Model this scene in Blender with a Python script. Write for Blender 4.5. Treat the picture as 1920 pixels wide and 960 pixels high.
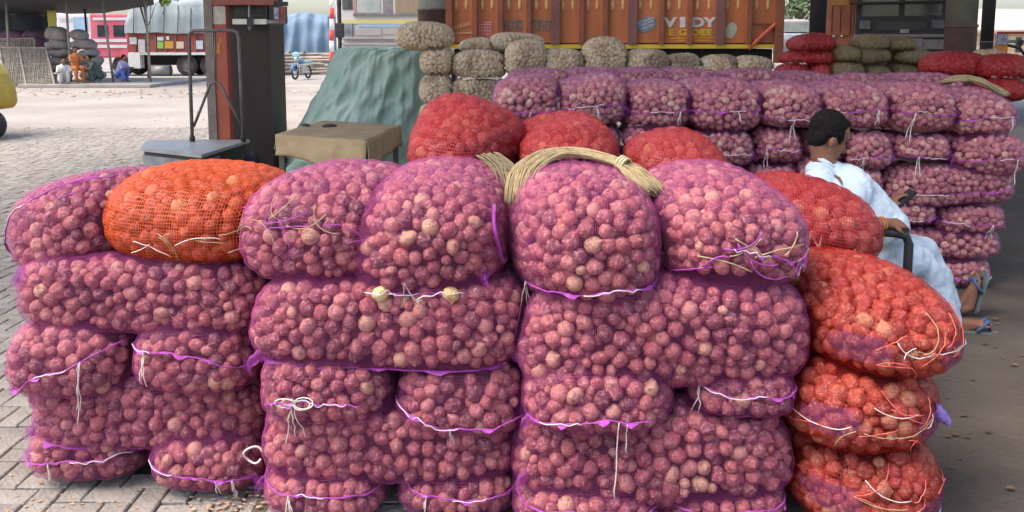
import bpy, bmesh, math, random
import numpy as np
from mathutils import Vector, Matrix, Euler, Quaternion, noise as mnoise
from mathutils.bvhtree import BVHTree
from mathutils.kdtree import KDTree
R = math.radians
random.seed(7)
scene = bpy.context.scene
for _o in list(bpy.data.objects):
    bpy.data.objects.remove(_o)
COL = scene.collection

# ------------------------------------------------------------------ camera
FPX, CX, CY, PITCH, CAMH = 1507.0, 960.0, 252.0, R(6.5), 1.69      # in pixels of the 1920 wide photograph
cam_data = bpy.data.cameras.new('camera')
cam = bpy.data.objects.new('camera', cam_data)
COL.objects.link(cam)
cam.location = (0, 0, CAMH)
cam.rotation_euler = (R(90) - PITCH, 0, 0)
cam_data.sensor_width = 36.0
cam_data.lens = FPX / 1920 * 36
cam_data.shift_y = -(480 - CY) / 1920
cam_data.clip_start = 0.05
cam_data.clip_end = 2000
scene.camera = cam

# ------------------------------------------------------------------ sky, sun, exposure
SUN = Vector((-0.62, -0.22, 1.05)).normalized()
world = bpy.data.worlds.new('World'); scene.world = world; world.use_nodes = True
wn = world.node_tree.nodes; wl = world.node_tree.links
sky = wn.new('ShaderNodeTexSky'); sky.sky_type = 'NISHITA'; sky.sun_disc = False
sky.sun_elevation = math.asin(SUN.z); sky.sun_rotation = math.atan2(SUN.x, SUN.y)
sky.air_density = 1.0; sky.dust_density = 3.5; sky.ozone_density = 0.3
wn['Background'].inputs[1].default_value = 0.15
wl.new(sky.outputs[0], wn['Background'].inputs[0])
sun_d = bpy.data.lights.new('sun', 'SUN'); sun_d.energy = 1.5; sun_d.angle = R(35); sun_d.color = (1.0, 0.93, 0.84)
sun = bpy.data.objects.new('sun', sun_d); COL.objects.link(sun)
sun.rotation_euler = SUN.to_track_quat('Z', 'Y').to_euler(); sun.location = (0, -10, 30)
vs = scene.view_settings
vs.view_transform = 'Standard'; vs.look = 'None'; vs.gamma = 1.0; vs.use_curve_mapping = False
vs.exposure = 1.35
scene.render.engine = 'CYCLES'
scene.cycles.use_denoising = True
scene.cycles.max_bounces = 7; scene.cycles.diffuse_bounces = 4; scene.cycles.transparent_max_bounces = 14
scene.cycles.caustics_reflective = False; scene.cycles.caustics_refractive = False

# ------------------------------------------------------------------ measuring helper: a pixel of the photo at distance d (metres along +y)
def P(px, py, d):
    a = (px - CX) / FPX; b = -(py - CY) / FPX
    dy = math.cos(PITCH) + b * math.sin(PITCH)
    dz = -math.sin(PITCH) + b * math.cos(PITCH)
    s = d / dy
    return Vector((a * s, d, CAMH + dz * s))
def pix(v):
    x, y, z = v[0], v[1], v[2] - CAMH
    f = y * math.cos(PITCH) - z * math.sin(PITCH); u = y * math.sin(PITCH) + z * math.cos(PITCH)
    return (CX + FPX * x / f, CY - FPX * u / f)

# ------------------------------------------------------------------ materials
def lin(c):
    return tuple((x / 12.92 if x <= 0.04045 else ((x + 0.055) / 1.055) ** 2.4) for x in (c[0] / 255, c[1] / 255, c[2] / 255)) if max(c) > 1.001 else tuple(c)
MATS = {}
def new_mat(name):
    m = bpy.data.materials.new(name); m.use_nodes = True
    nt = m.node_tree; return m, nt, nt.nodes, nt.links, nt.nodes['Principled BSDF']
def M(name, c1=None, c2=None, scale=6.0, rough=0.75, bump=0.0, bscale=60.0, metal=0.0, spec=0.3, stretch=(1, 1, 1), detail=5.0, lo=0.35, hi=0.65, sheen=0.0):
    """plain procedural surface: two colours mixed by noise, optional fine relief"""
    if name in MATS: return MATS[name]
    m, nt, n, l, b = new_mat(name)
    b.inputs['Roughness'].default_value = rough; b.inputs['Metallic'].default_value = metal
    b.inputs['Specular IOR Level'].default_value = spec
    if sheen: b.inputs['Sheen Weight'].default_value = sheen
    tc = n.new('ShaderNodeTexCoord'); mp = n.new('ShaderNodeMapping'); mp.inputs['Scale'].default_value = stretch
    l.new(tc.outputs['Object'], mp.inputs[0])
    if c2 is None: c2 = tuple(x * 0.8 for x in c1)
    t = n.new('ShaderNodeTexNoise'); t.inputs['Scale'].default_value = scale; t.inputs['Detail'].default_value = detail
    l.new(mp.outputs[0], t.inputs['Vector'])
    r = n.new('ShaderNodeValToRGB'); r.color_ramp.elements[0].position = lo; r.color_ramp.elements[1].position = hi
    r.color_ramp.elements[0].color = (*c1, 1); r.color_ramp.elements[1].color = (*c2, 1)
    l.new(t.outputs[0], r.inputs[0]); l.new(r.outputs[0], b.inputs['Base Color'])
    if bump:
        t2 = n.new('ShaderNodeTexNoise'); t2.inputs['Scale'].default_value = bscale; t2.inputs['Detail'].default_value = 6
        l.new(mp.outputs[0], t2.inputs['Vector'])
        bp = n.new('ShaderNodeBump'); bp.inputs['Strength'].default_value = bump; bp.inputs['Distance'].default_value = 0.02
        l.new(t2.outputs[0], bp.inputs['Height']); l.new(bp.outputs[0], b.inputs['Normal'])
    MATS[name] = m
    return m

def math_node(n, l, op, a, b=None, clamp=False):
    x = n.new('ShaderNodeMath'); x.operation = op; x.use_clamp = clamp
    for i, v in enumerate((a, b)):
        if v is None: continue
        if isinstance(v, (int, float)): x.inputs[i].default_value = v
        else: l.new(v, x.inputs[i])
    return x.outputs[0]

def net_mat(name, col, col2, cover, graze, threads=130.0, blot=9.0):
    """knitted plastic net: threads with open holes; seen edge-on the threads close up"""
    m, nt, n, l, b = new_mat(name)
    uv = n.new('ShaderNodeUVMap'); uv.uv_map = 'UVMap'
    sp = n.new('ShaderNodeSeparateXYZ'); l.new(uv.outputs[0], sp.inputs[0])
    fu = math_node(n, l, 'FRACT', math_node(n, l, 'MULTIPLY', sp.outputs[0], threads))
    fv = math_node(n, l, 'FRACT', math_node(n, l, 'MULTIPLY', sp.outputs[1], threads * 0.8))
    thr = math_node(n, l, 'MAXIMUM', math_node(n, l, 'LESS_THAN', fu, 0.26), math_node(n, l, 'LESS_THAN', fv, 0.22))
    tc = n.new('ShaderNodeTexCoord')
    t = n.new('ShaderNodeTexNoise'); t.inputs['Scale'].default_value = blot; t.inputs['Detail'].default_value = 4
    l.new(tc.outputs['Object'], t.inputs['Vector'])
    patch = math_node(n, l, 'ADD', math_node(n, l, 'MULTIPLY', t.outputs[0], 0.9), 0.55)
    lw = n.new('ShaderNodeLayerWeight'); lw.inputs[0].default_value = 0.5
    gz = math_node(n, l, 'MULTIPLY', math_node(n, l, 'POWER', lw.outputs['Facing'], 2.0), graze)
    a = math_node(n, l, 'MULTIPLY', math_node(n, l, 'ADD', math_node(n, l, 'MULTIPLY', thr, 2.4), 0.10), cover)
    a = math_node(n, l, 'MULTIPLY', a, patch)
    a = math_node(n, l, 'ADD', a, gz, clamp=True)
    mix = n.new('ShaderNodeMix'); mix.data_type = 'RGBA'
    mix.inputs[6].default_value = (*col, 1); mix.inputs[7].default_value = (*col2, 1); l.new(t.outputs[0], mix.inputs[0])
    l.new(mix.outputs[2], b.inputs['Base Color'])
    b.inputs['Roughness'].default_value = 0.45; b.inputs['Specular IOR Level'].default_value = 0.35
    tl = n.new('ShaderNodeBsdfTranslucent'); l.new(mix.outputs[2], tl.inputs[0])
    ms = n.new('ShaderNodeMixShader'); ms.inputs[0].default_value = 0.3
    l.new(b.outputs[0], ms.inputs[1]); l.new(tl.outputs[0], ms.inputs[2])
    tr = n.new('ShaderNodeBsdfTransparent')
    mx = n.new('ShaderNodeMixShader'); l.new(a, mx.inputs[0]); l.new(tr.outputs[0], mx.inputs[1]); l.new(ms.outputs[0], mx.inputs[2])
    l.new(mx.outputs[0], n['Material Output'].inputs[0])
    return m

def bulb_mat(name, cols, streak, rough=0.42, jitter='object'):
    """papery bulb skin: colour by individual, streaks from root to neck, flaking patches"""
    m, nt, n, l, b = new_mat(name)
    oi = n.new('ShaderNodeObjectInfo')
    r = n.new('ShaderNodeValToRGB'); cr = r.color_ramp
    while len(cr.elements) < len(cols): cr.elements.new(0.5)
    for i, (p, c) in enumerate(cols):
        cr.elements[i].position = p; cr.elements[i].color = (*c, 1)
    tc = n.new('ShaderNodeTexCoord')
    if jitter == 'object':
        l.new(oi.outputs['Random'], r.inputs[0])
    else:
        vt = n.new('ShaderNodeTexVoronoi'); vt.inputs['Scale'].default_value = jitter
        l.new(tc.outputs['Object'], vt.inputs['Vector'])
        sx = n.new('ShaderNodeSeparateColor'); l.new(vt.outputs['Color'], sx.inputs[0]); l.new(sx.outputs[0], r.inputs[0])
    sp = n.new('ShaderNodeSeparateXYZ'); l.new(tc.outputs['Object'], sp.inputs[0])
    ang = math_node(n, l, 'ARCTAN2', sp.outputs[1], sp.outputs[0])
    cb = n.new('ShaderNodeCombineXYZ'); l.new(math_node(n, l, 'MULTIPLY', ang, 5.0), cb.inputs[0])
    l.new(math_node(n, l, 'MULTIPLY', oi.outputs['Random'], 40.0), cb.inputs[1]); l.new(math_node(n, l, 'MULTIPLY', sp.outputs[2], 0.8), cb.inputs[2])
    t = n.new('ShaderNodeTexNoise'); t.inputs['Scale'].default_value = 1.7; t.inputs['Detail'].default_value = 3
    l.new(cb.outputs[0], t.inputs['Vector'])
    sr = n.new('ShaderNodeMapRange'); sr.inputs[1].default_value = 0.42; sr.inputs[2].default_value = 0.7; l.new(t.outputs[0], sr.inputs[0])
    mix = n.new('ShaderNodeMix'); mix.data_type = 'RGBA'
    l.new(math_node(n, l, 'MULTIPLY', sr.outputs[0], 0.5), mix.inputs[0]); l.new(r.outputs[0], mix.inputs[6]); mix.inputs[7].default_value = (*streak, 1)
    # flaking dry patches with a shape of their own
    off = n.new('ShaderNodeVectorMath'); off.operation = 'ADD'; l.new(tc.outputs['Object'], off.inputs[0])
    cb2 = n.new('ShaderNodeCombineXYZ'); l.new(math_node(n, l, 'MULTIPLY', oi.outputs['Random'], 71.0), cb2.inputs[0]); l.new(cb2.outputs[0], off.inputs[1])
    t2 = n.new('ShaderNodeTexNoise'); t2.inputs['Scale'].default_value = 1.6; t2.inputs['Detail'].default_value = 5; l.new(off.outputs[0], t2.inputs['Vector'])
    pr = n.new('ShaderNodeMapRange'); pr.inputs[1].default_value = 0.54; pr.inputs[2].default_value = 0.62; l.new(t2.outputs[0], pr.inputs[0])
    mix2 = n.new('ShaderNodeMix'); mix2.data_type = 'RGBA'
    l.new(math_node(n, l, 'MULTIPLY', pr.outputs[0], 0.6), mix2.inputs[0]); l.new(mix.outputs[2], mix2.inputs[6]); mix2.inputs[7].default_value = (0.12, 0.045, 0.035, 1)
    t3 = n.new('ShaderNodeTexNoise'); t3.inputs['Scale'].default_value = 2.6; t3.inputs['Detail'].default_value = 6; t3.inputs['W' if 'W' in t3.inputs and False else 'Scale'].default_value = 2.6
    off2 = n.new('ShaderNodeVectorMath'); off2.operation = 'ADD'; l.new(off.outputs[0], off2.inputs[0]); off2.inputs[1].default_value = (7.3, 2.1, 5.5); l.new(off2.outputs[0], t3.inputs['Vector'])
    p3_ = n.new('ShaderNodeMapRange'); p3_.inputs[1].default_value = 0.56; p3_.inputs[2].default_value = 0.60; l.new(t3.outputs[0], p3_.inputs[0])
    mix3 = n.new('ShaderNodeMix'); mix3.data_type = 'RGBA'; l.new(math_node(n, l, 'MULTIPLY', p3_.outputs[0], 0.38), mix3.inputs[0]); l.new(mix2.outputs[2], mix3.inputs[6]); mix3.inputs[7].default_value = (*tuple(min(0.8, x * 1.15 + 0.05) for x in streak), 1)
    l.new(mix3.outputs[2], b.inputs['Base Color'])
    bp = n.new('ShaderNodeBump'); bp.inputs['Strength'].default_value = 0.35; bp.inputs['Distance'].default_value = 0.12
    l.new(math_node(n, l, 'ADD', t.outputs[0], t3.outputs[0]), bp.inputs['Height']); l.new(bp.outputs[0], b.inputs['Normal'])
    b.inputs['Roughness'].default_value = rough; b.inputs['Specular IOR Level'].default_value = 0.4
    return m

ONION = bulb_mat('onion_skin', [(0.0, (0.070, 0.008, 0.016)), (0.15, (0.15, 0.022, 0.034)), (0.45, (0.27, 0.047, 0.060)), (0.72, (0.34, 0.075, 0.062)), (0.92, (0.43, 0.15, 0.13)), (1.0, (0.54, 0.32, 0.17))], (0.60, 0.26, 0.26), rough=0.28)
ONION_W = bulb_mat('pale_onion_skin', [(0.0, (0.22, 0.055, 0.06)), (0.25, (0.34, 0.10, 0.10)), (0.6, (0.46, 0.17, 0.15)), (0.85, (0.54, 0.26, 0.21)), (0.98, (0.64, 0.44, 0.30))], (0.66, 0.36, 0.33), rough=0.38)
ONION_O = bulb_mat('onion_skin_orange', [(0.0, (0.14, 0.010, 0.010)), (0.3, (0.29, 0.028, 0.022)), (0.6, (0.38, 0.060, 0.034)), (0.88, (0.30, 0.034, 0.05)), (1.0, (0.58, 0.36, 0.20))], (0.56, 0.18, 0.12), rough=0.32)
GARLIC = bulb_mat('garlic_skin', [(0.0, (0.50, 0.31, 0.17)), (0.4, (0.70, 0.53, 0.34)), (0.8, (0.80, 0.67, 0.48)), (1.0, (0.62, 0.38, 0.28))], (0.84, 0.74, 0.56), rough=0.6, jitter=22.0)
TANBULB = bulb_mat('brown_skin', [(0.0, (0.22, 0.15, 0.08)), (0.5, (0.33, 0.24, 0.14)), (1.0, (0.40, 0.31, 0.19))], (0.42, 0.33, 0.22), rough=0.7, jitter=20.0)
REDBULB = bulb_mat('red_onion_skin', [(0.0, (0.30, 0.02, 0.03)), (0.5, (0.45, 0.05, 0.06)), (1.0, (0.52, 0.12, 0.10))], (0.60, 0.20, 0.18), jitter=18.0)
NET_P = net_mat('purple_net', (0.48, 0.10, 0.36), (0.54, 0.12, 0.30), 0.105, 0.42)
NET_TUFT = net_mat('gathered_purple_net', (0.42, 0.05, 0.40), (0.52, 0.11, 0.48), 0.30, 0.30)
NET_W = net_mat('dusty_purple_net', (0.56, 0.15, 0.44), (0.60, 0.17, 0.36), 0.10, 0.36)
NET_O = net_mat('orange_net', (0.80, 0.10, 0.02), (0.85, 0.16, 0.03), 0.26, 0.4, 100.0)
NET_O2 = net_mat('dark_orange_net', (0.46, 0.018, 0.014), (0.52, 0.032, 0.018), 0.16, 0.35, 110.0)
NET_R = net_mat('red_net', (0.64, 0.022, 0.028), (0.40, 0.055, 0.05), 0.50, 0.35, 90.0, 4.0)
NET_G = net_mat('beige_net', (0.78, 0.63, 0.45), (0.68, 0.53, 0.37), 0.12, 0.22, 60.0)
NET_T = net_mat('tan_net', (0.30, 0.22, 0.12), (0.24, 0.20, 0.10), 0.50, 0.4, 110.0)
CORE = M('inner_onions', (0.10, 0.022, 0.028), (0.05, 0.012, 0.014), 22, rough=0.8)
CORE_T = M('inner_bulbs', (0.30, 0.19, 0.11), (0.20, 0.13, 0.08), 22, rough=0.8)
CORE_R = M('inner_red', (0.20, 0.015, 0.015), (0.10, 0.01, 0.01), 22, rough=0.8)
HEM_P = M('purple_hem', (0.27, 0.025, 0.28), (0.40, 0.07, 0.38), 60, rough=0.55, sheen=0.1)
HEM_B = M('blue_hem', (0.12, 0.12, 0.42), (0.30, 0.16, 0.45), 60, rough=0.5)
STRING_W = M('white_twine', (0.72, 0.66, 0.62), (0.60, 0.52, 0.50), 80, rough=0.8)
STRING_J = M('jute_twine', (0.42, 0.33, 0.19), (0.30, 0.23, 0.12), 50, rough=0.9)
STRING_R = M('red_twine', (0.60, 0.06, 0.05), (0.70, 0.20, 0.15), 50, rough=0.8)

# ------------------------------------------------------------------ mesh helpers
def link(o, parent=None):
    COL.objects.link(o)
    if parent is not None: o.parent = parent
    return o
def tag(o, label=None, cat=None, group=None, kind=None):
    if label: o['label'] = label
    if cat: o['category'] = cat
    if group: o['group'] = group
    if kind: o['kind'] = kind
    return o
def empty(name, loc=(0, 0, 0), rot=(0, 0, 0)):
    e = bpy.data.objects.new(name, None); e.empty_display_size = 0.1
    e.location = loc; e.rotation_euler = rot
    return link(e)
def raw(name, V, F, mat, parent=None, smooth=False):
    me = bpy.data.meshes.new(name); me.from_pydata([tuple(v) for v in V], [], [tuple(f) for f in F]); me.update()
    if mat is not None: me.materials.append(mat)
    if smooth: me.polygons.foreach_set('use_smooth', [True] * len(me.polygons))
    return link(bpy.data.objects.new(name, me), parent)
class MB:
    def __init__(s): s.v = []; s.f = []
    def add(s, V, F):
        o = len(s.v); s.v += [tuple(v) for v in V]; s.f += [tuple(i + o for i in f) for f in F]; return s
    def box(s, x0, x1, y0, y1, z0, z1, bev=0.0):
        if bev <= 0:
            V = [(x, y, z) for z in (z0, z1) for y in (y0, y1) for x in (x0, x1)]
            return s.add(V, [(0, 2, 3, 1), (4, 5, 7, 6), (0, 1, 5, 4), (2, 6, 7, 3), (0, 4, 6, 2), (1, 3, 7, 5)])
        bm = bmesh.new(); bmesh.ops.create_cube(bm, size=1.0)
        for v in bm.verts: v.co = Vector(((x0 + x1) / 2 + v.co.x * (x1 - x0), (y0 + y1) / 2 + v.co.y * (y1 - y0), (z0 + z1) / 2 + v.co.z * (z1 - z0)))
        bmesh.ops.bevel(bm, geom=bm.edges[:] , offset=bev, segments=2, affect='EDGES', profile=0.6)
        bm.verts.index_update()
        s.add([v.co.copy() for v in bm.verts], [[v.index for v in f.verts] for f in bm.faces]); bm.free(); return s
    def tube(s, pts, r, sides=6, cap=True, closed=False):
        pts = [Vector(p) for p in pts]; n = len(pts); rr = r if hasattr(r, '__len__') else [r] * n
        V = []; F = []; up = None
        for i, p in enumerate(pts):
            a = pts[(i - 1) % n] if (closed or i > 0) else p; b = pts[(i + 1) % n] if (closed or i < n - 1) else p
            t = (b - a); t = t.normalized() if t.length > 1e-9 else Vector((0, 0, 1))
            if up is None: up = Vector((0, 0, 1)) if abs(t.z) < 0.9 else Vector((1, 0, 0))
            u = up - t * up.dot(t)
            if u.length < 1e-6: u = t.orthogonal()
            u.normalize(); w = t.cross(u); up = u
            for k in range(sides):
                an = 2 * math.pi * k / sides
                V.append(p + (u * math.cos(an) + w * math.sin(an)) * rr[i])
        for i in range(n if closed else n - 1):
            j = (i + 1) % n
            for k in range(sides):
                k2 = (k + 1) % sides
                F.append((i * sides + k, i * sides + k2, j * sides + k2, j * sides + k))
        if cap and not closed:
            F.append(tuple(reversed(range(sides)))); F.append(tuple((n - 1) * sides + k for k in range(sides)))
        return s.add(V, F)
    def lathe(s, prof, seg=12, axis='z', c=(0, 0, 0), arc=2 * math.pi):
        V = []; F = []; n = len(prof)
        for k in range(seg):
            an = arc * k / seg; ca, sa = math.cos(an), math.sin(an)
            for (r, h) in prof:
                q = (r * ca, r * sa, h)
                if axis == 'x': q = (h, r * ca, r * sa)
                if axis == 'y': q = (r * sa, h, r * ca)
                V.append((q[0] + c[0], q[1] + c[1], q[2] + c[2]))
        for k in range(seg):
            k2 = (k + 1) % seg
            for i in range(n - 1):
                F.append((k * n + i, k2 * n + i, k2 * n + i + 1, k * n + i + 1))
        return s.add(V, F)
    def cyl(s, c, r, h, axis='z', seg=16):
        return s.lathe([(0, 0), (r, 0), (r, h), (0, h)], seg, axis, c)
    def ell(s, c, r, seg=10, rings=7, rot=None):
        V = []; F = []
        for i in range(rings + 1):
            ph = math.pi * i / rings
            for k in range(seg):
                an = 2 * math.pi * k / seg
                q = Vector((r[0] * math.sin(ph) * math.cos(an), r[1] * math.sin(ph) * math.sin(an), r[2] * math.cos(ph)))
                if rot is not None: q = rot @ q
                V.append(q + Vector(c))
        for i in range(rings):
            for k in range(seg):
                k2 = (k + 1) % seg
                F.append((i * seg + k, (i + 1) * seg + k, (i + 1) * seg + k2, i * seg + k2))
        return s.add(V, F)
    def capsule(s, a, b, ra, rb, seg=10):
        a, b = Vector(a), Vector(b); t = (b - a); L = t.length; t = t.normalized() if L > 1e-6 else Vector((0, 0, 1))
        pts = []; rr = []
        for k in range(4, -1, -1): an = k / 4 * math.pi / 2 * 0.97; pts.append(a - t * ra * math.sin(an)); rr.append(ra * math.cos(an))
        for k in range(0, 5): an = k / 4 * math.pi / 2 * 0.97; pts.append(b + t * rb * math.sin(an)); rr.append(rb * math.cos(an))
        return s.tube(pts, rr, seg)
    def prism(s, poly, x0, x1, axis='x'):
        n = len(poly); V = []
        for h in (x0, x1):
            for (a, b) in poly:
                V.append((h, a, b) if axis == 'x' else ((a, h, b) if axis == 'y' else (a, b, h)))
        F = [tuple(range(n)), tuple(reversed(range(n, 2 * n)))] + [(i, n + i, n + (i + 1) % n, (i + 1) % n) for i in range(n)]
        return s.add(V, F)
    def build(s, name, mat, parent=None, smooth=False, fix=True):
        o = raw(name, s.v, s.f, mat, parent, smooth)
        if fix:
            bm = bmesh.new(); bm.from_mesh(o.data); bmesh.ops.remove_doubles(bm, verts=bm.verts, dist=1e-6)
            bmesh.ops.recalc_face_normals(bm, faces=bm.faces); bm.to_mesh(o.data); bm.free()
        return o
def nz(x, y=0.0, z=0.0): return mnoise.noise(Vector((x, y, z)))
def text(body, size, mat, parent, loc, rot=(R(90), 0, 0), name='lettering', extrude=0.004, bold=0.0, shear=0.0):
    cu = bpy.data.curves.new(name, 'FONT'); cu.body = body; cu.size = size; cu.extrude = extrude; cu.offset = bold; cu.shear = shear
    cu.materials.append(mat); cu.resolution_u = 3
    tmp = bpy.data.objects.new(name, cu); COL.objects.link(tmp); bpy.context.view_layer.update()
    me = bpy.data.meshes.new_from_object(tmp.evaluated_get(bpy.context.evaluated_depsgraph_get())); bpy.data.objects.remove(tmp)
    o = bpy.data.objects.new(name, me); o.location = loc; o.rotation_euler = rot
    return link(o, parent)

# ================================================================== the setting
def plane_obj(name, x0, x1, y0, y1, z, mat, kind='structure', nx=1, ny=1):
    V = [(x0 + (x1 - x0) * i / nx, y0 + (y1 - y0) * j / ny, z) for j in range(ny + 1) for i in range(nx + 1)]
    F = [(j * (nx + 1) + i, j * (nx + 1) + i + 1, (j + 1) * (nx + 1) + i + 1, (j + 1) * (nx + 1) + i) for j in range(ny) for i in range(nx)]
    return tag(raw(name, V, F, mat), kind=kind)

def ground_mat():
    m, nt, n, l, b = new_mat('dusty_yard')
    tc = n.new('ShaderNodeTexCoord')
    t1 = n.new('ShaderNodeTexNoise'); t1.inputs['Scale'].default_value = 0.35; t1.inputs['Detail'].default_value = 8; l.new(tc.outputs['Object'], t1.inputs['Vector'])
    t2 = n.new('ShaderNodeTexNoise'); t2.inputs['Scale'].default_value = 9; t2.inputs['Detail'].default_value = 6; l.new(tc.outputs['Object'], t2.inputs['Vector'])
    bk = n.new('ShaderNodeTexBrick'); bk.inputs['Scale'].default_value = 1.0; bk.inputs['Brick Width'].default_value = 0.24; bk.inputs['Row Height'].default_value = 0.12
    bk.inputs['Mortar Size'].default_value = 0.008; bk.inputs['Color1'].default_value = (1, 1, 1, 1); bk.inputs['Color2'].default_value = (0.86, 0.86, 0.86, 1); bk.inputs['Mortar'].default_value = (0.6, 0.58, 0.55, 1)
    l.new(tc.outputs['Object'], bk.inputs['Vector'])
    r = n.new('ShaderNodeValToRGB'); r.color_ramp.elements[0].position = 0.3; r.color_ramp.elements[1].position = 0.72
    r.color_ramp.elements[0].color = (0.29, 0.255, 0.225, 1); r.color_ramp.elements[1].color = (0.41, 0.37, 0.33, 1); l.new(t1.outputs[0], r.inputs[0])
    mx = n.new('ShaderNodeMix'); mx.data_type = 'RGBA'; mx.blend_type = 'MULTIPLY'; mx.inputs[0].default_value = 0.55
    l.new(r.outputs[0], mx.inputs[6]); l.new(bk.outputs[0], mx.inputs[7])
    r2 = n.new('ShaderNodeMapRange'); r2.inputs[3].default_value = 0.82; r2.inputs[4].default_value = 1.12; l.new(t2.outputs[0], r2.inputs[0])
    mx2 = n.new('ShaderNodeMix'); mx2.data_type = 'RGBA'; mx2.blend_type = 'MULTIPLY'; mx2.inputs[0].default_value = 1
    l.new(mx.outputs[2], mx2.inputs[6]); l.new(r2.outputs[0], mx2.inputs[7])
    l.new(mx2.outputs[2], b.inputs['Base Color']); b.inputs['Roughness'].default_value = 0.9; b.inputs['Specular IOR Level'].default_value = 0.2
    bp = n.new('ShaderNodeBump'); bp.inputs['Strength'].default_value = 0.5; bp.inputs['Distance'].default_value = 0.02
    l.new(t2.outputs[0], bp.inputs['Height']); l.new(bp.outputs[0], b.inputs['Normal'])
    return m
plane_obj('ground', -400, 400, -60, 900, -0.034, ground_mat())
FLOOR = M('trodden_shaded_floor', (0.075, 0.060, 0.048), (0.13, 0.105, 0.085), 2.2, rough=0.92, bump=0.6, bscale=30, detail=9, lo=0.3, hi=0.72)  # dark colour stands for trodden soil and for the shade under the roof
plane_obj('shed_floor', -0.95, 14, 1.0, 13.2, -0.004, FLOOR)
# unseen shed roof; its edges, steps and pale underside are set to steer the light
ROOFM = M('roof_sheet', (0.60, 0.60, 0.59), (0.52, 0.51, 0.50), 1.5, rough=0.7)
mb = MB()
xs = np.arange(-7.5, 16.01, 0.25)
for (x0, x1, y0, y1) in ((-8.8, 16.0, 3.1, 11.6), (2.4, 16.0, 11.602, 13.8), (4.2, 16.0, 13.802, 24.0)):
    mb.box(x0, x1, y0, y1, 6.4, 6.44)
roof = tag(mb.build('shed_roof', ROOFM), kind='structure')
mb = MB()
for y in np.arange(3.3, 11.5, 2.2): mb.box(-8.7, 15.9, y - 0.05, y + 0.05, 6.25, 6.39)
mb.build('roof_purlins', M('purlin_steel', (0.16, 0.07, 0.05), (0.10, 0.05, 0.04), 4), roof).__setitem__('kind', 'stuff')

# ------------------------------------------------------------------ brick paving on the open side of the shed
PAVER = [M('paver_a', (0.24, 0.212, 0.185), (0.31, 0.28, 0.25), 5, rough=0.9, bump=0.5, bscale=45),
         M('paver_b', (0.27, 0.24, 0.21), (0.34, 0.31, 0.275), 6, rough=0.9, bump=0.5, bscale=45),
         M('paver_c', (0.215, 0.19, 0.168), (0.29, 0.26, 0.23), 7, rough=0.9, bump=0.5, bscale=45)]
JOINT = M('paver_joint', (0.13, 0.11, 0.09), (0.19, 0.16, 0.13), 9, rough=0.95)
pav = plane_obj('pavement', -11.3, -0.3, 2.0, 16.0, -0.018, JOINT)
PV_W = 0.10
def paver_geo(L, W):
    a, b, g, c = L / 2 - 0.0035, W / 2 - 0.0035, 0.005, 0.02
    V = [(-a, -b, -c), (a, -b, -c), (a, b, -c), (-a, b, -c), (-a, -b, -g), (a, -b, -g), (a, b, -g), (-a, b, -g), (-a + g, -b + g, 0), (a - g, -b + g, 0), (a - g, b - g, 0), (-a + g, b - g, 0)]
    F = [(8, 9, 10, 11)] + [(i, (i + 1) % 4, 4 + (i + 1) % 4, 4 + i) for i in range(4)] + [(4 + i, 4 + (i + 1) % 4, 8 + (i + 1) % 4, 8 + i) for i in range(4)]
    return V, F
pv_me = {}
for ori, (L, W) in enumerate(((2 * PV_W, PV_W), (PV_W, 2 * PV_W))):
    for k in range(3):
        V, F = paver_geo(L, W); me = bpy.data.meshes.new('paver'); me.from_pydata(V, [], F); me.materials.append(PAVER[k]); pv_me[(ori, k)] = me
PAVERS = []   # (x, y, ori, k, z, rz, tilt); built after the sacks, when it is known which ones show
for i in range(-112, -3):
    for j in range(20, 160):
        t = (i - j) % 4
        if t == 0: x, y, ori = (i + 1) * PV_W, (j + 0.5) * PV_W, 0
        elif t == 3: x, y, ori = (i + 0.5) * PV_W, (j + 1) * PV_W, 1
        else: continue
        PAVERS.append((x, y, ori, random.randrange(3), random.uniform(-0.004, 0.004) + 0.005 * nz(x, y), random.uniform(-0.05, 0.05), random.uniform(-0.012, 0.012)))

# ------------------------------------------------------------------ shed posts
CONC = M('concrete_white', (0.52, 0.50, 0.45), (0.42, 0.40, 0.36), 5, rough=0.8, bump=0.2)
BROWNP = M('brown_paint', (0.13, 0.075, 0.06), (0.09, 0.055, 0.05), 6, rough=0.7)
OLIVE = M('olive_column_paint', (0.20, 0.20, 0.14), (0.15, 0.145, 0.11), 6, rough=0.7)
DARKST = M('dark_steel', (0.035, 0.035, 0.042), (0.055, 0.05, 0.055), 7, rough=0.55)
GREYM = M('grey_metal', (0.27, 0.27, 0.27), (0.18, 0.18, 0.18), 9, rough=0.5, metal=0.3)
def round_post(name, px, d, wpx, py_split, top, low, label, zt=6.4):
    r = wpx / 2 / FPX * d; x = P(px, 80, d).x; zs = P(px, py_split, d).z
    e = empty(name, (x, d, 0))
    mb = MB(); mb.lathe([(0, zs + 0.002), (r, zs + 0.002), (r, zt - 0.01), (0, zt - 0.01)], 24); mb.build('upper_shaft', top, e, True)
    mb = MB(); mb.lathe([(r * 1.02, -0.03), (r * 1.02, zs - 0.04), (r * 1.08, zs - 0.03), (r * 1.08, zs), (0, zs)], 24); mb.build('lower_shaft', low, e, True)
    for o in e.children: 
        for p in o.data.polygons: p.use_smooth = abs(p.normal.z) < 0.5
    return tag(e, label, 'post')
round_post('shed_post', 810, 12.8, 50, 17, CONC, BROWNP, 'round concrete post, white above and brown below, left of the orange truck')
round_post('shed_post', 1800, 9.6, 53, 46, OLIVE, BROWNP, 'thick round post, olive above and brown below, behind the red sacks')
e = round_post('shed_post', 1850, 12.0, 22, 78, DARKST, DARKST, 'thin dark post beside the thick round post')
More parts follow.
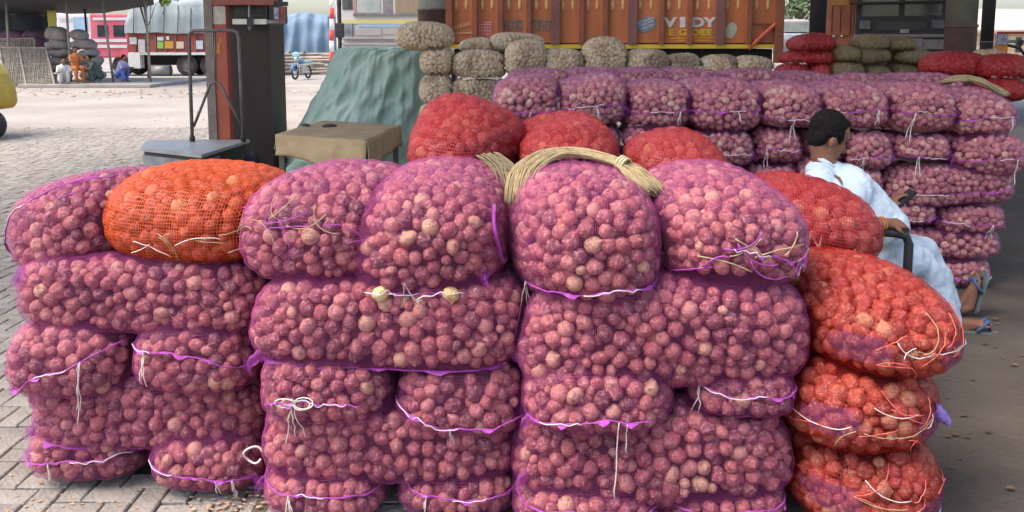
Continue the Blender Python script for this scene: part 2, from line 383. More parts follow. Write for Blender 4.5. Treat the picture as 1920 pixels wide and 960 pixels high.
e = round_post('shed_post', 1532, 12.6, 30, 70, DARKST, DARKST, 'dark post between the orange truck and the red sack stack')

# ------------------------------------------------------------------ painted column with the weighing beam
def bx(mb, px0, px1, py0, py1, d0, d1):
    a = P(px0, py1, d0); b = P(px1, py0, d0); mb.box(a.x, b.x, d0, d1, a.z, b.z); return mb
cd = 10.8
c0 = P(385, 80, cd).x; c1 = P(401, 80, cd).x; c2 = P(427, 80, cd).x; c3 = P(437, 80, cd).x; c4 = P(511, 80, cd).x
e = tag(empty('steel_column', (c2, cd, 0)), 'square column with grey edge, orange red face and dark front beside the weighing scale', 'column')
O = Vector((c2, cd, 0))
def rel(mb, o=O):
    mb.v = [tuple(Vector(v) - o) for v in mb.v]; return mb
REDP = M('orange_red_paint', (0.47, 0.13, 0.075), (0.40, 0.10, 0.06), 3, rough=0.6)
DREDP = M('dark_red_paint', (0.20, 0.025, 0.02), (0.14, 0.02, 0.02), 5, rough=0.6)
mb = MB(); mb.box(c0, c1, cd - 0.02, cd + 0.5, -0.03, 6.39); rel(mb).build('edge_flange', M('grey_brown_steel', (0.28, 0.22, 0.19), (0.20, 0.16, 0.14), 6), e)
mb = MB(); mb.box(c1 + 0.002, c2, cd, cd + 0.5, -0.03, P(0, 46, cd).z); mb2 = mb; rel(mb).build('painted_face', REDP, e)
mb = MB(); mb.box(c1 + 0.002, c2, cd, cd + 0.5, P(0, 45.5, cd).z, P(0, 12, cd).z); rel(mb).build('white_panel', M('old_white_paint', (0.62, 0.58, 0.48), (0.50, 0.47, 0.38), 12), e)
mb = MB(); mb.box(c1 + 0.002, c2, cd, cd + 0.5, P(0, 11.5, cd).z, 6.39); rel(mb).build('painted_face', REDP, e)
mb = MB(); mb.box(c2 + 0.002, c3, cd - 0.05, cd + 0.5, -0.03, 6.39); rel(mb).build('flange', DREDP, e)
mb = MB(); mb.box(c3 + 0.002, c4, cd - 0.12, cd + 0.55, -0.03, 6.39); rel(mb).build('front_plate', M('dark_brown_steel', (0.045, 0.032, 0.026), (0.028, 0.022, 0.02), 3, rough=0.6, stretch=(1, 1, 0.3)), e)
# small paint marks on the orange face
mb = MB()
for (px, py, w, h) in ((408, 80, 4, 20), (412, 70, 3, 12), (404, 92, 3, 10)):
    a = P(px, py + h, cd); b = P(px + w, py, cd); mb.box(a.x, b.x, cd - 0.004, cd - 0.001, a.z, b.z)
rel(mb).build('paint_mark', M('orange_mark', (0.70, 0.26, 0.05), (0.60, 0.20, 0.05), 20), e)
# beam balance hung on the column
bd = cd - 0.32; O2 = P(470, 40, bd)
e = tag(empty('weighing_beam', O2), 'white horizontal weighing beam hanging from a red bar on the dark column', 'balance')
mb = MB(); bx(mb, 398, 512, -14, 9, bd - 0.05, bd + 0.19); rel(mb, O2).build('red_bar', M('brick_red_bar', (0.36, 0.12, 0.09), (0.28, 0.09, 0.07), 8), e)
mb = MB(); bx(mb, 436, 499, 35.5, 45.5, bd - 0.03, bd + 0.03); rel(mb, O2).build('beam', M('cream_enamel', (0.75, 0.72, 0.60), (0.66, 0.62, 0.50), 12, rough=0.4), e)
mb = MB(); mb.tube([P(499, 41, bd), P(535, 42, bd)], 0.03, 6); rel(mb, O2).build('beam_arm', GREYM, e)
mb = MB(); bx(mb, 463, 474, 33, 50, bd - 0.05, bd - 0.034); rel(mb, O2).build('clamp', DARKST, e)
mb = MB(); mb.tube([P(467, 9, bd), P(467, 33, bd - 0.04)], 0.012, 5); rel(mb, O2).build('hanger', GREYM, e)
mb = MB(); mb.tube([P(468, 50, bd - 0.04), P(468, 57, bd - 0.04)], [0.03, 0.006], 6); rel(mb, O2).build('pointer', GREYM, e)
mb = MB(); bx(mb, 511, 537, 3, 11, bd - 0.04, bd + 0.04); rel(mb, O2).build('bracket', DARKST, e)
mb = MB(); bx(mb, 523, 535, 12, 44, bd - 0.04, bd + 0.04); rel(mb, O2).build('counterweight', M('maroon_iron', (0.20, 0.06, 0.05), (0.30, 0.14, 0.10), 14), e)
mb = MB(); bx(mb, 514, 522, 14, 36, bd - 0.01, bd + 0.01); rel(mb, O2).build('scale_plate', M('blue_white_plate', (0.55, 0.55, 0.62), (0.20, 0.18, 0.35), 40), e)
mb = MB(); bx(mb, 440, 498, 11, 33, bd + 0.1, bd + 0.16); rel(mb, O2).build('back_box', M('black_iron', (0.02, 0.02, 0.018), (0.05, 0.05, 0.04), 9, rough=0.5), e)  # plain black box behind the beam

# ------------------------------------------------------------------ trucks
RUBBER = M('tyre_rubber', (0.035, 0.035, 0.037), (0.06, 0.058, 0.055), 8, rough=0.9)
RIM = M('wheel_rim', (0.22, 0.21, 0.20), (0.12, 0.11, 0.10), 9, rough=0.6)
BLACKU = M('undercarriage', (0.02, 0.019, 0.018), (0.035, 0.03, 0.028), 6, rough=0.9)
GLASS = M('dark_glass', (0.03, 0.04, 0.045), (0.06, 0.075, 0.08), 3, rough=0.1, spec=0.6)
def wheel(parent, c, r, w, axis, rimmat=RIM):
    e = link(bpy.data.objects.new('wheel', None), parent); e.location = c
    mb = MB(); mb.lathe([(r * 0.58, -w / 2), (r * 0.9, -w / 2), (r, -w * 0.32), (r, w * 0.32), (r * 0.9, w / 2), (r * 0.58, w / 2)], 22, axis); mb.build('tyre', RUBBER, e, True)
    mb = MB(); mb.lathe([(0, -w * 0.42), (r * 0.22, -w * 0.42), (r * 0.25, -w * 0.2), (r * 0.5, -w * 0.2), (r * 0.58, -w * 0.46), (r * 0.58, w * 0.46), (0, w * 0.46)], 18, axis); mb.build('rim', rimmat, e, False)
    return e
# --- the orange cargo truck
td = 14.0
TX0, TX1 = P(838, 80, td).x, P(1470, 80, td).x
ZB = P(0, 91, td).z; ZT = 3.75
T0 = Vector(((TX0 + TX1) / 2, td, 0))
e = tag(empty('cargo_truck', T0), 'long orange cargo truck with ribbed side panels and painted lettering behind the sacks', 'truck')
ORANGE = M('truck_orange', (0.50, 0.17, 0.07), (0.33, 0.115, 0.06), 2.2, rough=0.6, bump=0.15, bscale=6, stretch=(2.2, 1, 0.45), detail=9, lo=0.32, hi=0.75)
ORIB = M('rib_brown', (0.26, 0.095, 0.05), (0.20, 0.07, 0.045), 4, rough=0.6)
PURB = M('rib_purple_brown', (0.20, 0.09, 0.085), (0.15, 0.07, 0.07), 4, rough=0.6)
ribs = [840, 890, 938, 991, 1041, 1090, 1134, 1185, 1239, 1292, 1349, 1403, 1460]
for a, b in zip(ribs[:-1], ribs[1:]):
    mb = MB(); mb.box(P(a, 80, td).x, P(b, 80, td).x - 0.004, td + 0.05, td + 0.10, ZB + 0.1, ZT); rel(mb, T0).build('side_panel', ORANGE, e)
for k, a in enumerate(ribs):
    x = P(a, 80, td).x; wd = 0.075 if a in (1041, 1185, 1349, 840, 1460) else 0.04
    mb = MB(); mb.box(x - wd, x + wd, td - 0.03, td + 0.047, ZB + (-0.25 if a == 1460 else 0.08), ZT)
    rel(mb, T0).build('rib', PURB if a in (1041, 1185, 1349) else ORIB, e)
YEL = M('truck_yellow', (0.62, 0.44, 0.04), (0.50, 0.34, 0.04), 3, rough=0.5)
mb = MB(); mb.box(TX0, TX1, td - 0.01, td + 0.045, ZB, ZB + 0.07); rel(mb, T0).build('floor_rail', YEL, e)
mb = MB(); mb.box(TX0, TX1, td + 0.11, td + 2.35, ZB, ZT); rel(mb, T0).build('cargo_box', ORIB, e)
mb = MB(); mb.box(TX0 + 0.1, TX1 - 0.1, td + 0.3, td + 2.1, ZB - 0.32, ZB - 0.01); rel(mb, T0).build('chassis', BLACKU, e)
mb = MB(); mb.tube([P(1403, 92, td), P(1460, 40, td)], 0.035, 6); rel(mb, T0).build('brace', M('red_brace', (0.42, 0.09, 0.06), (0.34, 0.07, 0.05), 6), e)
mb = MB(); mb.box(P(1403, 0, td).x + 0.045, P(1460, 0, td).x - 0.08, td + 0.01, td + 0.049, P(0, 46, td).z, P(0, 43, td).z); rel(mb, T0).build('cross_rail', ORIB, e)
for x in (0.3, 2.9, 4.1): wheel(e, (x - T0.x, 0.35, 0.50), 0.52, 0.3, 'y'); wheel(e, (x - T0.x, 1.95, 0.50), 0.52, 0.3, 'y')
GOLD = M('gold_drop', (0.66, 0.42, 0.20), (0.55, 0.32, 0.14), 20, rough=0.5)
for a, b in zip(ribs[:-1], ribs[1:]):
    for f in (0.3, 0.68):
        px = a + (b - a) * f; c = P(px, 8, td)
        mb = MB(); mb.ell((c.x, td + 0.045, c.z), (0.028, 0.006, 0.09), 8, 6); rel(mb, T0).build('painted_drop', GOLD, e)
WHITEP = M('sign_white', (0.62, 0.60, 0.60), (0.50, 0.48, 0.48), 15, rough=0.6)
YELP = M('sign_yellow', (0.60, 0.42, 0.03), (0.50, 0.32, 0.03), 15, rough=0.6)
def paint_text(body, px, py, h, mat, bold=0.0, sx=1.0, shear=0.0):
    c = P(px, py, td); o = text(body, h, mat, e, (c.x - T0.x, 0.047, c.z), bold=bold, shear=shear); o.scale = (sx, 1, 1); return o
paint_text('V', 1246, 50, 0.225, WHITEP, 0.010, 1.5)
paint_text('I', 1275, 50, 0.225, WHITEP, 0.014, 1.9)
paint_text('DY', 1297, 50, 0.225, WHITEP, 0.010, 1.35)
paint_text('E', 1254, 66, 0.15, YELP, 0.006, 1.35)
paint_text('G', 1273, 66, 0.15, YELP, 0.006, 1.35)
paint_text('OIEE', 1297, 66, 0.15, YELP, 0.006, 1.15)
for (x0, x1, y0, y1) in ((1257, 1286, 71, 72.5), (1270, 1287, 75, 76.5), (1298, 1340, 70, 71.3), (1300, 1330, 75, 76.3)):
    mb = MB(); bx(mb, x0, x1, y0, y1, td + 0.044, td + 0.048); rel(mb, T0).build('underline', YELP, e)
# tilted emblem
mb = MB(); c = P(1212, 46, td); rot = Matrix.Rotation(-0.35, 3, 'Y')
mb.ell((c.x, td + 0.047, c.z), (0.19, 0.004, 0.13), 20, 8, rot); em = rel(mb, T0).build('emblem', M('emblem_blue', (0.22, 0.27, 0.33), (0.14, 0.16, 0.24), 10), e)
mb = MB()
for k, dz in enumerate((0.07, 0.02, -0.04)):
    q = [c + rot @ Vector((sx * (0.16 - 0.02 * k), 0, dz + sz * 0.012)) for sx, sz in ((-1, -1), (1, -1), (1, 1), (-1, 1))]
    mb.add([(v.x, td + 0.041, v.z) for v in q], [(0, 1, 2, 3)])
rel(mb, T0).build('emblem_stripe', M('emblem_grey', (0.50, 0.50, 0.55), (0.30, 0.28, 0.36), 30), em)
mb = MB(); c = P(1372, 57, td); mb.ell((c.x, td + 0.047, c.z), (0.10, 0.004, 0.14), 16, 8, Matrix.Rotation(0.3, 3, 'Y')); rel(mb, T0).build('painted_bird', M('pale_green_paint', (0.36, 0.42, 0.33), (0.46, 0.44, 0.34), 18), e)
mb = MB(); c = P(1354, 52, td); mb.ell((c.x, td + 0.047, c.z), (0.035, 0.004, 0.13), 12, 6); rel(mb, T0).build('painted_leaf', GOLD, e)
# red notice and dark blue script
mb = MB(); bx(mb, 896, 923, 40, 68, td + 0.044, td + 0.048); nt_ = rel(mb, T0).build('red_notice', M('notice_red', (0.50, 0.10, 0.09), (0.56, 0.17, 0.15), 30), e)
mb = MB()
for y in (42, 45.5): bx(mb, 897 + (12 if y < 43 else 0), 922, y, y + 1.1, td + 0.040, td + 0.0425)
for k in range(3):
    for q in range(5): bx(mb, 898 + q * 5, 901 + q * 5, 50 + k * 6, 52 + k * 6, td + 0.040, td + 0.0425); bx(mb, 898 + q * 5, 899.2 + q * 5, 50 + k * 6, 54.5 + k * 6, td + 0.040, td + 0.0425)
rel(mb, T0).build('notice_print', M('notice_pink', (0.66, 0.45, 0.42), (0.58, 0.36, 0.33), 30), nt_)
mb = MB()
for x0, x1 in ((943, 980), (995, 1034)):
    bx(mb, x0, x1, 38, 40.5, td + 0.044, td + 0.048)
    k = 0; x = x0 + 3
    while x < x1 - 1:
        bx(mb, x, x + 2.0, 40.5, 58, td + 0.044, td + 0.048)
        if k % 3 != 1: bx(mb, x + 2.0, x + 4.5, 46 + 3 * (k % 2), 49 + 3 * (k % 2), td + 0.044, td + 0.048)
        if k % 3 == 2: bx(mb, x - 2.5, x, 54, 57, td + 0.044, td + 0.048)
        x += 6.0; k += 1
rel(mb, T0).build('painted_script', M('script_blue_grey', (0.09, 0.11, 0.13), (0.18, 0.19, 0.19), 12), e)
mb = MB(); c = P(846, 56, td); 
for k in range(7): mb.box(c.x + k * 0.05, c.x + k * 0.05 + 0.035, td + 0.044, td + 0.048, c.z + k * 0.012, c.z + 0.07 + k * 0.012)
mb.box(c.x, c.x + 0.36, td + 0.044, td + 0.048, c.z - 0.07, c.z - 0.04); rel(mb, T0).build('painted_line', M('faded_cream_paint', (0.55, 0.30, 0.17), (0.50, 0.24, 0.13), 14), e)

# --- the white truck, front on
wd_ = 17.6
def front_truck(name, label, pxl, pxr, d, body, parts, zbot=0.55, ztop=3.4, glass=GLASS, dep=2.2):
    x0, x1 = P(pxl, 80, d).x, P(pxr, 80, d).x; o = Vector(((x0 + x1) / 2, d, 0)); e = tag(empty(name, o), label, 'truck')
    mb = MB(); mb.box(x0, x1, d, d + dep, zbot, ztop, 0.06); rel(mb, o).build('cab', body, e)
    mb = MB(); mb.box(x0 + 0.05, x1 - 0.05, d + dep + 0.1, d + dep + 5, zbot + 0.5, ztop + 0.3); rel(mb, o).build('cargo_box', body, e)
    for (nm, a, b, c, f, mt, t) in parts:
        mb = MB(); bx(mb, a, b, c, f, d - t, d - 0.002); rel(mb, o).build(nm, mt, e)
    for sx in (x0 + 0.25, x1 - 0.25):
        wheel(e, (sx - o.x, 0.7, 0.5), 0.5, 0.28, 'x'); wheel(e, (sx - o.x, dep + 3.5, 0.5), 0.5, 0.28, 'x')
    return e, o
WHITEB = M('cab_white', (0.66, 0.66, 0.66), (0.58, 0.58, 0.57), 2, rough=0.45)
PALEG = M('pale_windscreen', (0.34, 0.42, 0.40), (0.50, 0.52, 0.50), 4, rough=0.15, spec=0.6)
CURT = M('beige_curtain', (0.34, 0.28, 0.20), (0.28, 0.23, 0.16), 5, stretch=(4, 1, 1))
BLUEP = M('sky_blue_band', (0.28, 0.45, 0.66), (0.36, 0.50, 0.68), 5)
YELB = M('lemon_band', (0.62, 0.58, 0.18), (0.66, 0.60, 0.28), 5)
front_truck('white_truck', 'white truck seen from the front with yellow and blue bands beside the concrete post', 630, 832, wd_, WHITEB,
    [('windscreen_pane', 668, 712, -30, 24, PALEG, 0.012), ('windscreen_pane', 718, 735, -30, 24, M('grey_screen', (0.22, 0.2, 0.21), (0.3, 0.29, 0.3), 6, rough=0.2), 0.012), ('windscreen_pane', 741, 785, -30, 24, CURT, 0.012),
     ('side_pane', 642, 660, -30, 18, M('green_black_glass', (0.05, 0.07, 0.06), (0.12, 0.13, 0.12), 5, rough=0.2), 0.012),
     ('pillar_trim', 663, 667, -30, 26, M('pink_trim', (0.50, 0.28, 0.30), (0.45, 0.25, 0.26), 6), 0.02),
     ('sill', 662, 786, 25.5, 29, GREYM, 0.04), ('yellow_band', 640, 800, 37, 44.5, YELB, 0.015), ('blue_band', 672, 800, 45, 51, BLUEP, 0.015),
     ('headlight', 641, 660, 44, 70, M('lamp_glass', (0.12, 0.14, 0.17), (0.30, 0.33, 0.36), 5, rough=0.2), 0.05),
     ('grille', 668, 715, 54, 66, M('grille_grey', (0.34, 0.31, 0.31), (0.52, 0.50, 0.50), 30), 0.03), ('grille', 718, 745, 54, 64, M('grille_grey', ), 0.03),
     ('bumper', 640, 800, 69, 73, M('bumper_grey', (0.36, 0.34, 0.34), (0.46, 0.44, 0.44), 9), 0.08), ('bumper', 640, 800, 80, 84, M('bumper_grey'), 0.08)])
# mirror post of the white truck's neighbour
pm_ = P(637, 70, 17.0)
e = tag(empty('black_post', (pm_.x, 17.0, 0)), 'thin knobbly black post in front of the white truck', 'post')
mb = MB(); zz = np.linspace(-0.03, 3.4, 40); mb.tube([(0.01 * nz(z * 3), 0, z) for z in zz], [0.045 + 0.02 * nz(z * 9, 3) for z in zz], 8); mb.build('shaft', DARKST, e, True)
mb = MB(); mb.box(-0.09, 0.09, -0.06, 0.06, 1.8, 2.1, 0.02); mb.build('clamp', DARKST, e)
# red and white barrier pole
pm_ = P(619, 118, 19.0)
e = tag(empty('barrier_pole', (pm_.x, 19.0, 0)), 'leaning pole painted in red and white bands near the green tarpaulin', 'pole')
zs = np.linspace(-0.03, 3.0, 13)
for k in range(12):
    mb = MB(); mb.tube([(zs[k] * 0.03, 0, zs[k]), (zs[k + 1] * 0.03, 0, zs[k + 1])], 0.055, 8)
    mb.build('band', M('pole_red', (0.55, 0.08, 0.06), (0.45, 0.07, 0.06), 6) if k % 2 else WHITEB, e, True)

# --- truck at the right; the shade there is put into its dark colours
DKB = M('cab_shaded', (0.018, 0.018, 0.02), (0.03, 0.03, 0.034), 3, rough=0.4)
dk_, _ = front_truck('dark_truck', 'dark truck seen from the front in the shade behind the tan sacks', 1608, 1776, 17.0, DKB,
    [('windscreen_pane', 1622, 1690, -40, 30, GLASS, 0.012), ('windscreen_pane', 1696, 1762, -40, 30, GLASS, 0.012), ('visor', 1612, 1772, 2, 6, BLACKU, 0.25),
     ('headlight', 1620, 1640, 38, 54, M('lamp_dark', (0.06, 0.06, 0.07), (0.1, 0.1, 0.11), 6, rough=0.2), 0.05), ('headlight', 1742, 1764, 38, 54, M('lamp_dark'), 0.05),
     ('grille', 1650, 1735, 40, 56, M('grille_dark', (0.028, 0.028, 0.03), (0.06, 0.06, 0.065), 30), 0.03), ('badge', 1690, 1706, 55, 62, GREYM, 0.05),
     ('bumper', 1612, 1772, 64, 70, M('bumper_dark', (0.13, 0.125, 0.12), (0.18, 0.17, 0.16), 9), 0.1), ('number_plate', 1690, 1730, 72, 88, M('plate_grey', (0.20, 0.19, 0.19), (0.16, 0.15, 0.15), 9), 0.09),
     ('lower_bumper', 1612, 1772, 74, 92, M('bumper_dark'), 0.07)])
dk_.rotation_euler[2] = R(-26)
# side of another orange truck
e, o = front_truck('orange_truck', 'brown orange tailboard of a truck beside the dark truck', 1549, 1600, 18.5, ORIB,
    [('tail_board', 1553, 1596, -20, 66, ORIB, 0.02), ('tail_rib', 1560, 1563, 12, 60, PURB, 0.04), ('tail_rib', 1575, 1578, 12, 60, PURB, 0.04), ('tail_panel', 1560, 1592, -8, 10, M('tail_gold', (0.35, 0.17, 0.05), (0.28, 0.13, 0.04), 8), 0.03), ('reflector', 1563, 1567, 66, 69, WHITEP, 0.03), ('reflector', 1577, 1581, 66, 69, WHITEP, 0.03)], dep=1.0)
e.rotation_euler[2] = R(-23)

# ------------------------------------------------------------------ yard on the left
def cloth(fn, nu, nv, name, mat, parent=None, solid=0.0):
    V = [fn(i / nu, j / nv) for j in range(nv + 1) for i in range(nu + 1)]
    F = [(j * (nu + 1) + i, j * (nu + 1) + i + 1, (j + 1) * (nu + 1) + i + 1, (j + 1) * (nu + 1) + i) for j in range(nv) for i in range(nu)]
    o = raw(name, V, F, mat, parent, True)
    if solid: md = o.modifiers.new('thickness', 'SOLIDIFY'); md.thickness = solid; md.offset = 0
    return o
# pink cab truck with red cargo body and a tarpaulin over its load
pd = 42.0
o = P(290, 140, pd); o.z = 0
e = tag(empty('loaded_truck', o), 'red cargo truck with pink cab and a grey tarpaulin over its high load', 'truck')
PINK = M('cab_pink', (0.55, 0.09, 0.14), (0.62, 0.16, 0.20), 1.2, rough=0.5)
def bxr(px0, px1, py0, py1, d0, d1, name, mat, par, oo, bev=0.0):
    a = P(px0, py1, d0); b = P(px1, py0, d0); mb = MB(); mb.box(a.x, b.x, d0, d1, a.z, b.z, bev); return rel(mb, oo).build(name, mat, par)
bxr(172, 239, 26, 108, pd, pd + 2.3, 'cab', PINK, e, o, 0.08)
for a, b in ((183, 202), (213, 233)): w_ = bxr(a, b, 47, 69, pd - 0.02, pd - 0.002, 'window', GLASS, e, o); 
for y0, y1 in ((33, 38), (73, 79), (84, 90)): bxr(174, 238, y0, y1, pd - 0.03, pd - 0.002, 'white_stripe', WHITEB, e, o)
bxr(241, 470, 61, 100, pd, pd + 2.4, 'cargo_body', M('red_cargo', (0.36, 0.085, 0.06), (0.28, 0.07, 0.05), 1.5), e, o)
bxr(241, 470, 98, 103, pd - 0.05, pd + 2.3, 'floor_rail', WHITEB, e, o)
for px in range(252, 470, 19): bxr(px, px + 2, 61.5, 98, pd - 0.06, pd - 0.002, 'rib', PURB, e, o)
for (a, b, y0, y1, c) in ((295, 306, 69, 76, (0.6, 0.6, 0.6)), (295, 306, 78, 91, (0.25, 0.45, 0.10)), (309, 325, 77, 91, (0.55, 0.30, 0.04)), (312, 317, 68, 75, (0.6, 0.6, 0.6)), (331, 344, 78, 91, (0.65, 0.55, 0.40)), (368, 380, 76, 92, (0.50, 0.58, 0.62)), (260, 271, 74, 100, (0.55, 0.50, 0.50)), (243, 256, 70, 83, (0.5, 0.5, 0.52))):
    bxr(a, b, y0, y1, pd - 0.075, pd - 0.061, 'painted_panel', M('paint_%d_%d' % (a, y0), c, tuple(x * 0.8 for x in c), 5), e, o)
bxr(242, 462, 104, 122, pd + 0.5, pd + 1.9, 'chassis', BLACKU, e, o)
mb = MB(); a = P(284, 132, pd + 0.2); mb.cyl((a.x, a.y, a.z), 0.28, 1.0, 'x', 14); rel(mb, o).build('fuel_tank', GREYM, e, True)
bxr(241, 262, 102, 128, pd - 0.1, pd + 0.4, 'front_mudguard', WHITEB, e, o)
for px in (352, 396, 232): c = P(px, 124, pd + 0.3); wheel(e, (c.x - o.x, c.y - o.y, 0.52), 0.55, 0.3, 'y'); wheel(e, (c.x - o.x, c.y - o.y + 1.7, 0.52), 0.55, 0.3, 'y')
za, zb_ = P(0, 62, pd).z, P(0, -6, pd).z; xa, xb = P(232, 0, pd).x, P(470, 0, pd).x
def tarp_load(x0, x1, y0, y1, z0, z1, seed, amp=0.12, fold=1.6):
    def f(u, v):
        x = x0 + (x1 - x0) * u
        prof = [(y0 - 0.08, z0), (y0 - 0.05, z0 + (z1 - z0) * 0.5), (y0 + 0.1, z0 + (z1 - z0) * 0.85), (y0 + 0.5, z1), (y1 - 0.5, z1), (y1 - 0.1, z0 + (z1 - z0) * 0.85), (y1 + 0.05, z0)]
        t = v * (len(prof) - 1); i = min(int(t), len(prof) - 2); t -= i
        y = prof[i][0] * (1 - t) + prof[i + 1][0] * t; z = prof[i][1] * (1 - t) + prof[i + 1][1] * t
        edge = min(u, 1 - u); z = z0 + (z - z0) * (0.35 + 0.65 * min(1, edge * 9) ** 0.5)
        return (x, y + amp * nz(x * fold, seed, z * 0.4) , z + amp * 0.8 * nz(x * 0.9, seed + 5, y))
    return f
f0 = tarp_load(xa, xb, pd - 0.05, pd + 2.4, za, zb_, 3)
cloth(lambda u, v: tuple(Vector(f0(u, v)) - o), 70, 24, 'tarpaulin', M('grey_green_tarp', (0.25, 0.30, 0.30), (0.32, 0.36, 0.36), 1.6, rough=0.6, bump=0.4, bscale=3), e)
mb = MB()
for px in (250, 281, 307, 333, 357, 384): mb.tube([P(px, 62, pd - 0.22), P(px + 1, 20, pd - 0.12), P(px, -8, pd + 0.3)], 0.02, 4)
rel(mb, o).build('ropes', DARKST, e).__setitem__('kind', 'stuff')
f1 = tarp_load(P(290, 0, pd).x, xb, pd + 0.3, pd + 2.0, P(0, 10, pd).z, P(0, -30, pd).z, 9)
cloth(lambda u, v: tuple(Vector(f1(u, v)) - o), 40, 16, 'blue_sheet', M('blue_sheet', (0.20, 0.33, 0.48), (0.28, 0.42, 0.56), 2, rough=0.5, bump=0.4, bscale=3), e)
# white truck cab farther back
o = P(138, 120, 46); o.z = 0; e = tag(empty('white_van', o), 'white vehicle with a blue windscreen behind the grey sack pile', 'van')
bxr(108, 172, 24, 110, 46, 48.2, 'body', WHITEB, e, o, 0.15)
bxr(138, 163, 32, 58, 45.97, 45.998, 'windscreen', M('blue_windscreen', (0.22, 0.38, 0.55), (0.34, 0.48, 0.58), 2, rough=0.15), e, o)
bxr(112, 134, 34, 40, 45.97, 45.998, 'name_board', M('grey_board', (0.40, 0.40, 0.42), (0.5, 0.5, 0.5), 9), e, o)
for px in (118, 162): c = P(px, 120, 46); wheel(e, (c.x - o.x, 0.5, 0.42), 0.42, 0.22, 'x')
# canopy of dark sheets on poles
kd = 33.0
o = P(140, 158, kd); o.z = 0
e = tag(empty('tarp_canopy', o), 'black sheet canopy on thin poles over the people and mats', 'canopy')
BLACKT = M('black_tarp', (0.030, 0.033, 0.040), (0.05, 0.05, 0.058), 2, rough=0.7, bump=0.3, bscale=4)
def can(u, v):
    px = -80 + 368 * u; d = kd - 1.7 + 5.9 * v; low = 25 - 17 * max(0.0, (px - 190) / 100)
    zf = P(px, -16, kd - 1.7).z; zb = P(px, low, kd + 4.2).z; s_ = v + 0.10 * math.sin(math.pi * v)
    return tuple(Vector((P(px, 0, d).x, d, zf + (zb - zf) * s_ + 0.07 * nz(u * 11, v * 4))) - o)
cloth(can, 40, 10, 'roof_sheet', BLACKT, e, 0.03)
cloth(lambda u, v: tuple(Vector((P(-60 + 148 * u, 0, kd + 4.2).x, kd + 4.2 + 0.15 * nz(u * 12, v), 0.0 + 3.6 * v)) - o), 16, 6, 'back_sheet', M('navy_tarp', (0.018, 0.026, 0.036), (0.03, 0.04, 0.05), 2, rough=0.7), e)
WOODP = M('pole_wood', (0.30, 0.26, 0.22), (0.22, 0.19, 0.16), 8)
for px, py, lean in ((132, 130, 0.0), (213, 148, -0.28), (282, 147, -0.05), (166, 100, -0.05), (20, 160, 0.05)):
    b = P(px, py, kd + (0 if px != 166 else 2.5)); b.z = 0; 
    mb = MB(); mb.tube([b, b + Vector((lean * 0.5, 0, 1.6)), b + Vector((lean, 0, 3.35))], [0.055, 0.05, 0.045], 7); rel(mb, o).build('pole', WOODP if px != 166 else DARKST, e, True)
cloth(lambda u, v: tuple(Vector((P(87 + 17 * u, 0, kd + 2.8).x, kd + 2.8 + 0.06 * nz(u * 5, v * 4), P(0, 60 - 40 * v, kd + 2.8).z)) - o), 6, 8, 'yellow_sheet', M('yellow_sheet', (0.72, 0.66, 0.18), (0.66, 0.58, 0.12), 3), e, 0.01)
# leaning lattice mats
MATM = M('bamboo_slat', (0.32, 0.29, 0.24), (0.24, 0.21, 0.17), 4, rough=0.85)
def lattice(name, label, q, nx, nyy, w, group, framed=True):
    q = [Vector(v) for v in q]; o = (q[0] + q[1]) / 2; o.z = 0; e = tag(empty(name, o), label, 'mat', group)
    at = lambda u, v: q[0] * (1 - u) * (1 - v) + q[1] * u * (1 - v) + q[2] * u * v + q[3] * (1 - u) * v - o
    mb = MB()
    for i in range(nx + 1): mb.tube([at(i / nx, 0), at(i / nx, 1)], w, 4)
    for j in range(nyy + 1): mb.tube([at(0, j / nyy) - Vector((0, w * 1.6, 0)), at(1, j / nyy) - Vector((0, w * 1.6, 0))], w, 4)
    for i in range(0, nx, 2): mb.tube([at(i / nx, 0.0) - Vector((0, w * 3, 0)), at(min(1, (i + 5) / nx), 1.0) - Vector((0, w * 3, 0))], w * 0.7, 4)
    m = mb.build('weave', MATM, e); m['kind'] = 'stuff'
    for a, b in (((0, 0), (0, 1)), ((1, 0), (1, 1)), ((0, 1), (1, 1)), ((0, 0), (1, 0)), ((0.42, 0), (0.42, 1))):
        mb = MB(); mb.tube([at(*a) - Vector((0, w * 4.5, 0)), at(*b) - Vector((0, w * 4.5, 0))], w * 2.0, 5); mb.build('frame_bar', M('frame_pole', (0.36, 0.30, 0.24), (0.28, 0.23, 0.18), 4), e)
    return e
gm = 'lattice mats leaning under the canopy'
lattice('lattice_mat', 'large woven lattice mat leaning at the front under the black canopy', [P(14, 165, 31.3), P(105, 160, 31.3), P(88, 90, 32.9), P(2, 89, 32.9)], 22, 26, 0.018, gm)
lattice('lattice_mat', 'second lattice mat leaning behind the large one under the canopy', [P(-60, 160, 32.6), P(75, 158, 32.6), P(66, 72, 34.0), P(-55, 74, 34.0)], 24, 26, 0.018, gm)
mb = MB(); mb.tube([P(22, 166, 31.0), P(-2, 108, 31.6)], 0.07, 6); tag(mb.build('leaning_plank', M('pale_plank', (0.45, 0.38, 0.33), (0.36, 0.30, 0.26), 5)), 'pale plank leaning on the edge of the lattice mat', 'plank')
# kerb line of the yard
e = raw('platform_edge', [], [], None); bpy.data.objects.remove(e)
mb = MB(); mb.box(P(30, 0, 31.2).x, P(280, 0, 31.2).x, 30.9, 37, -0.03, 0.10, 0.02); tag(mb.build('raised_platform', M('platform_concrete', (0.34, 0.31, 0.28), (0.26, 0.24, 0.22), 2)), kind='structure')

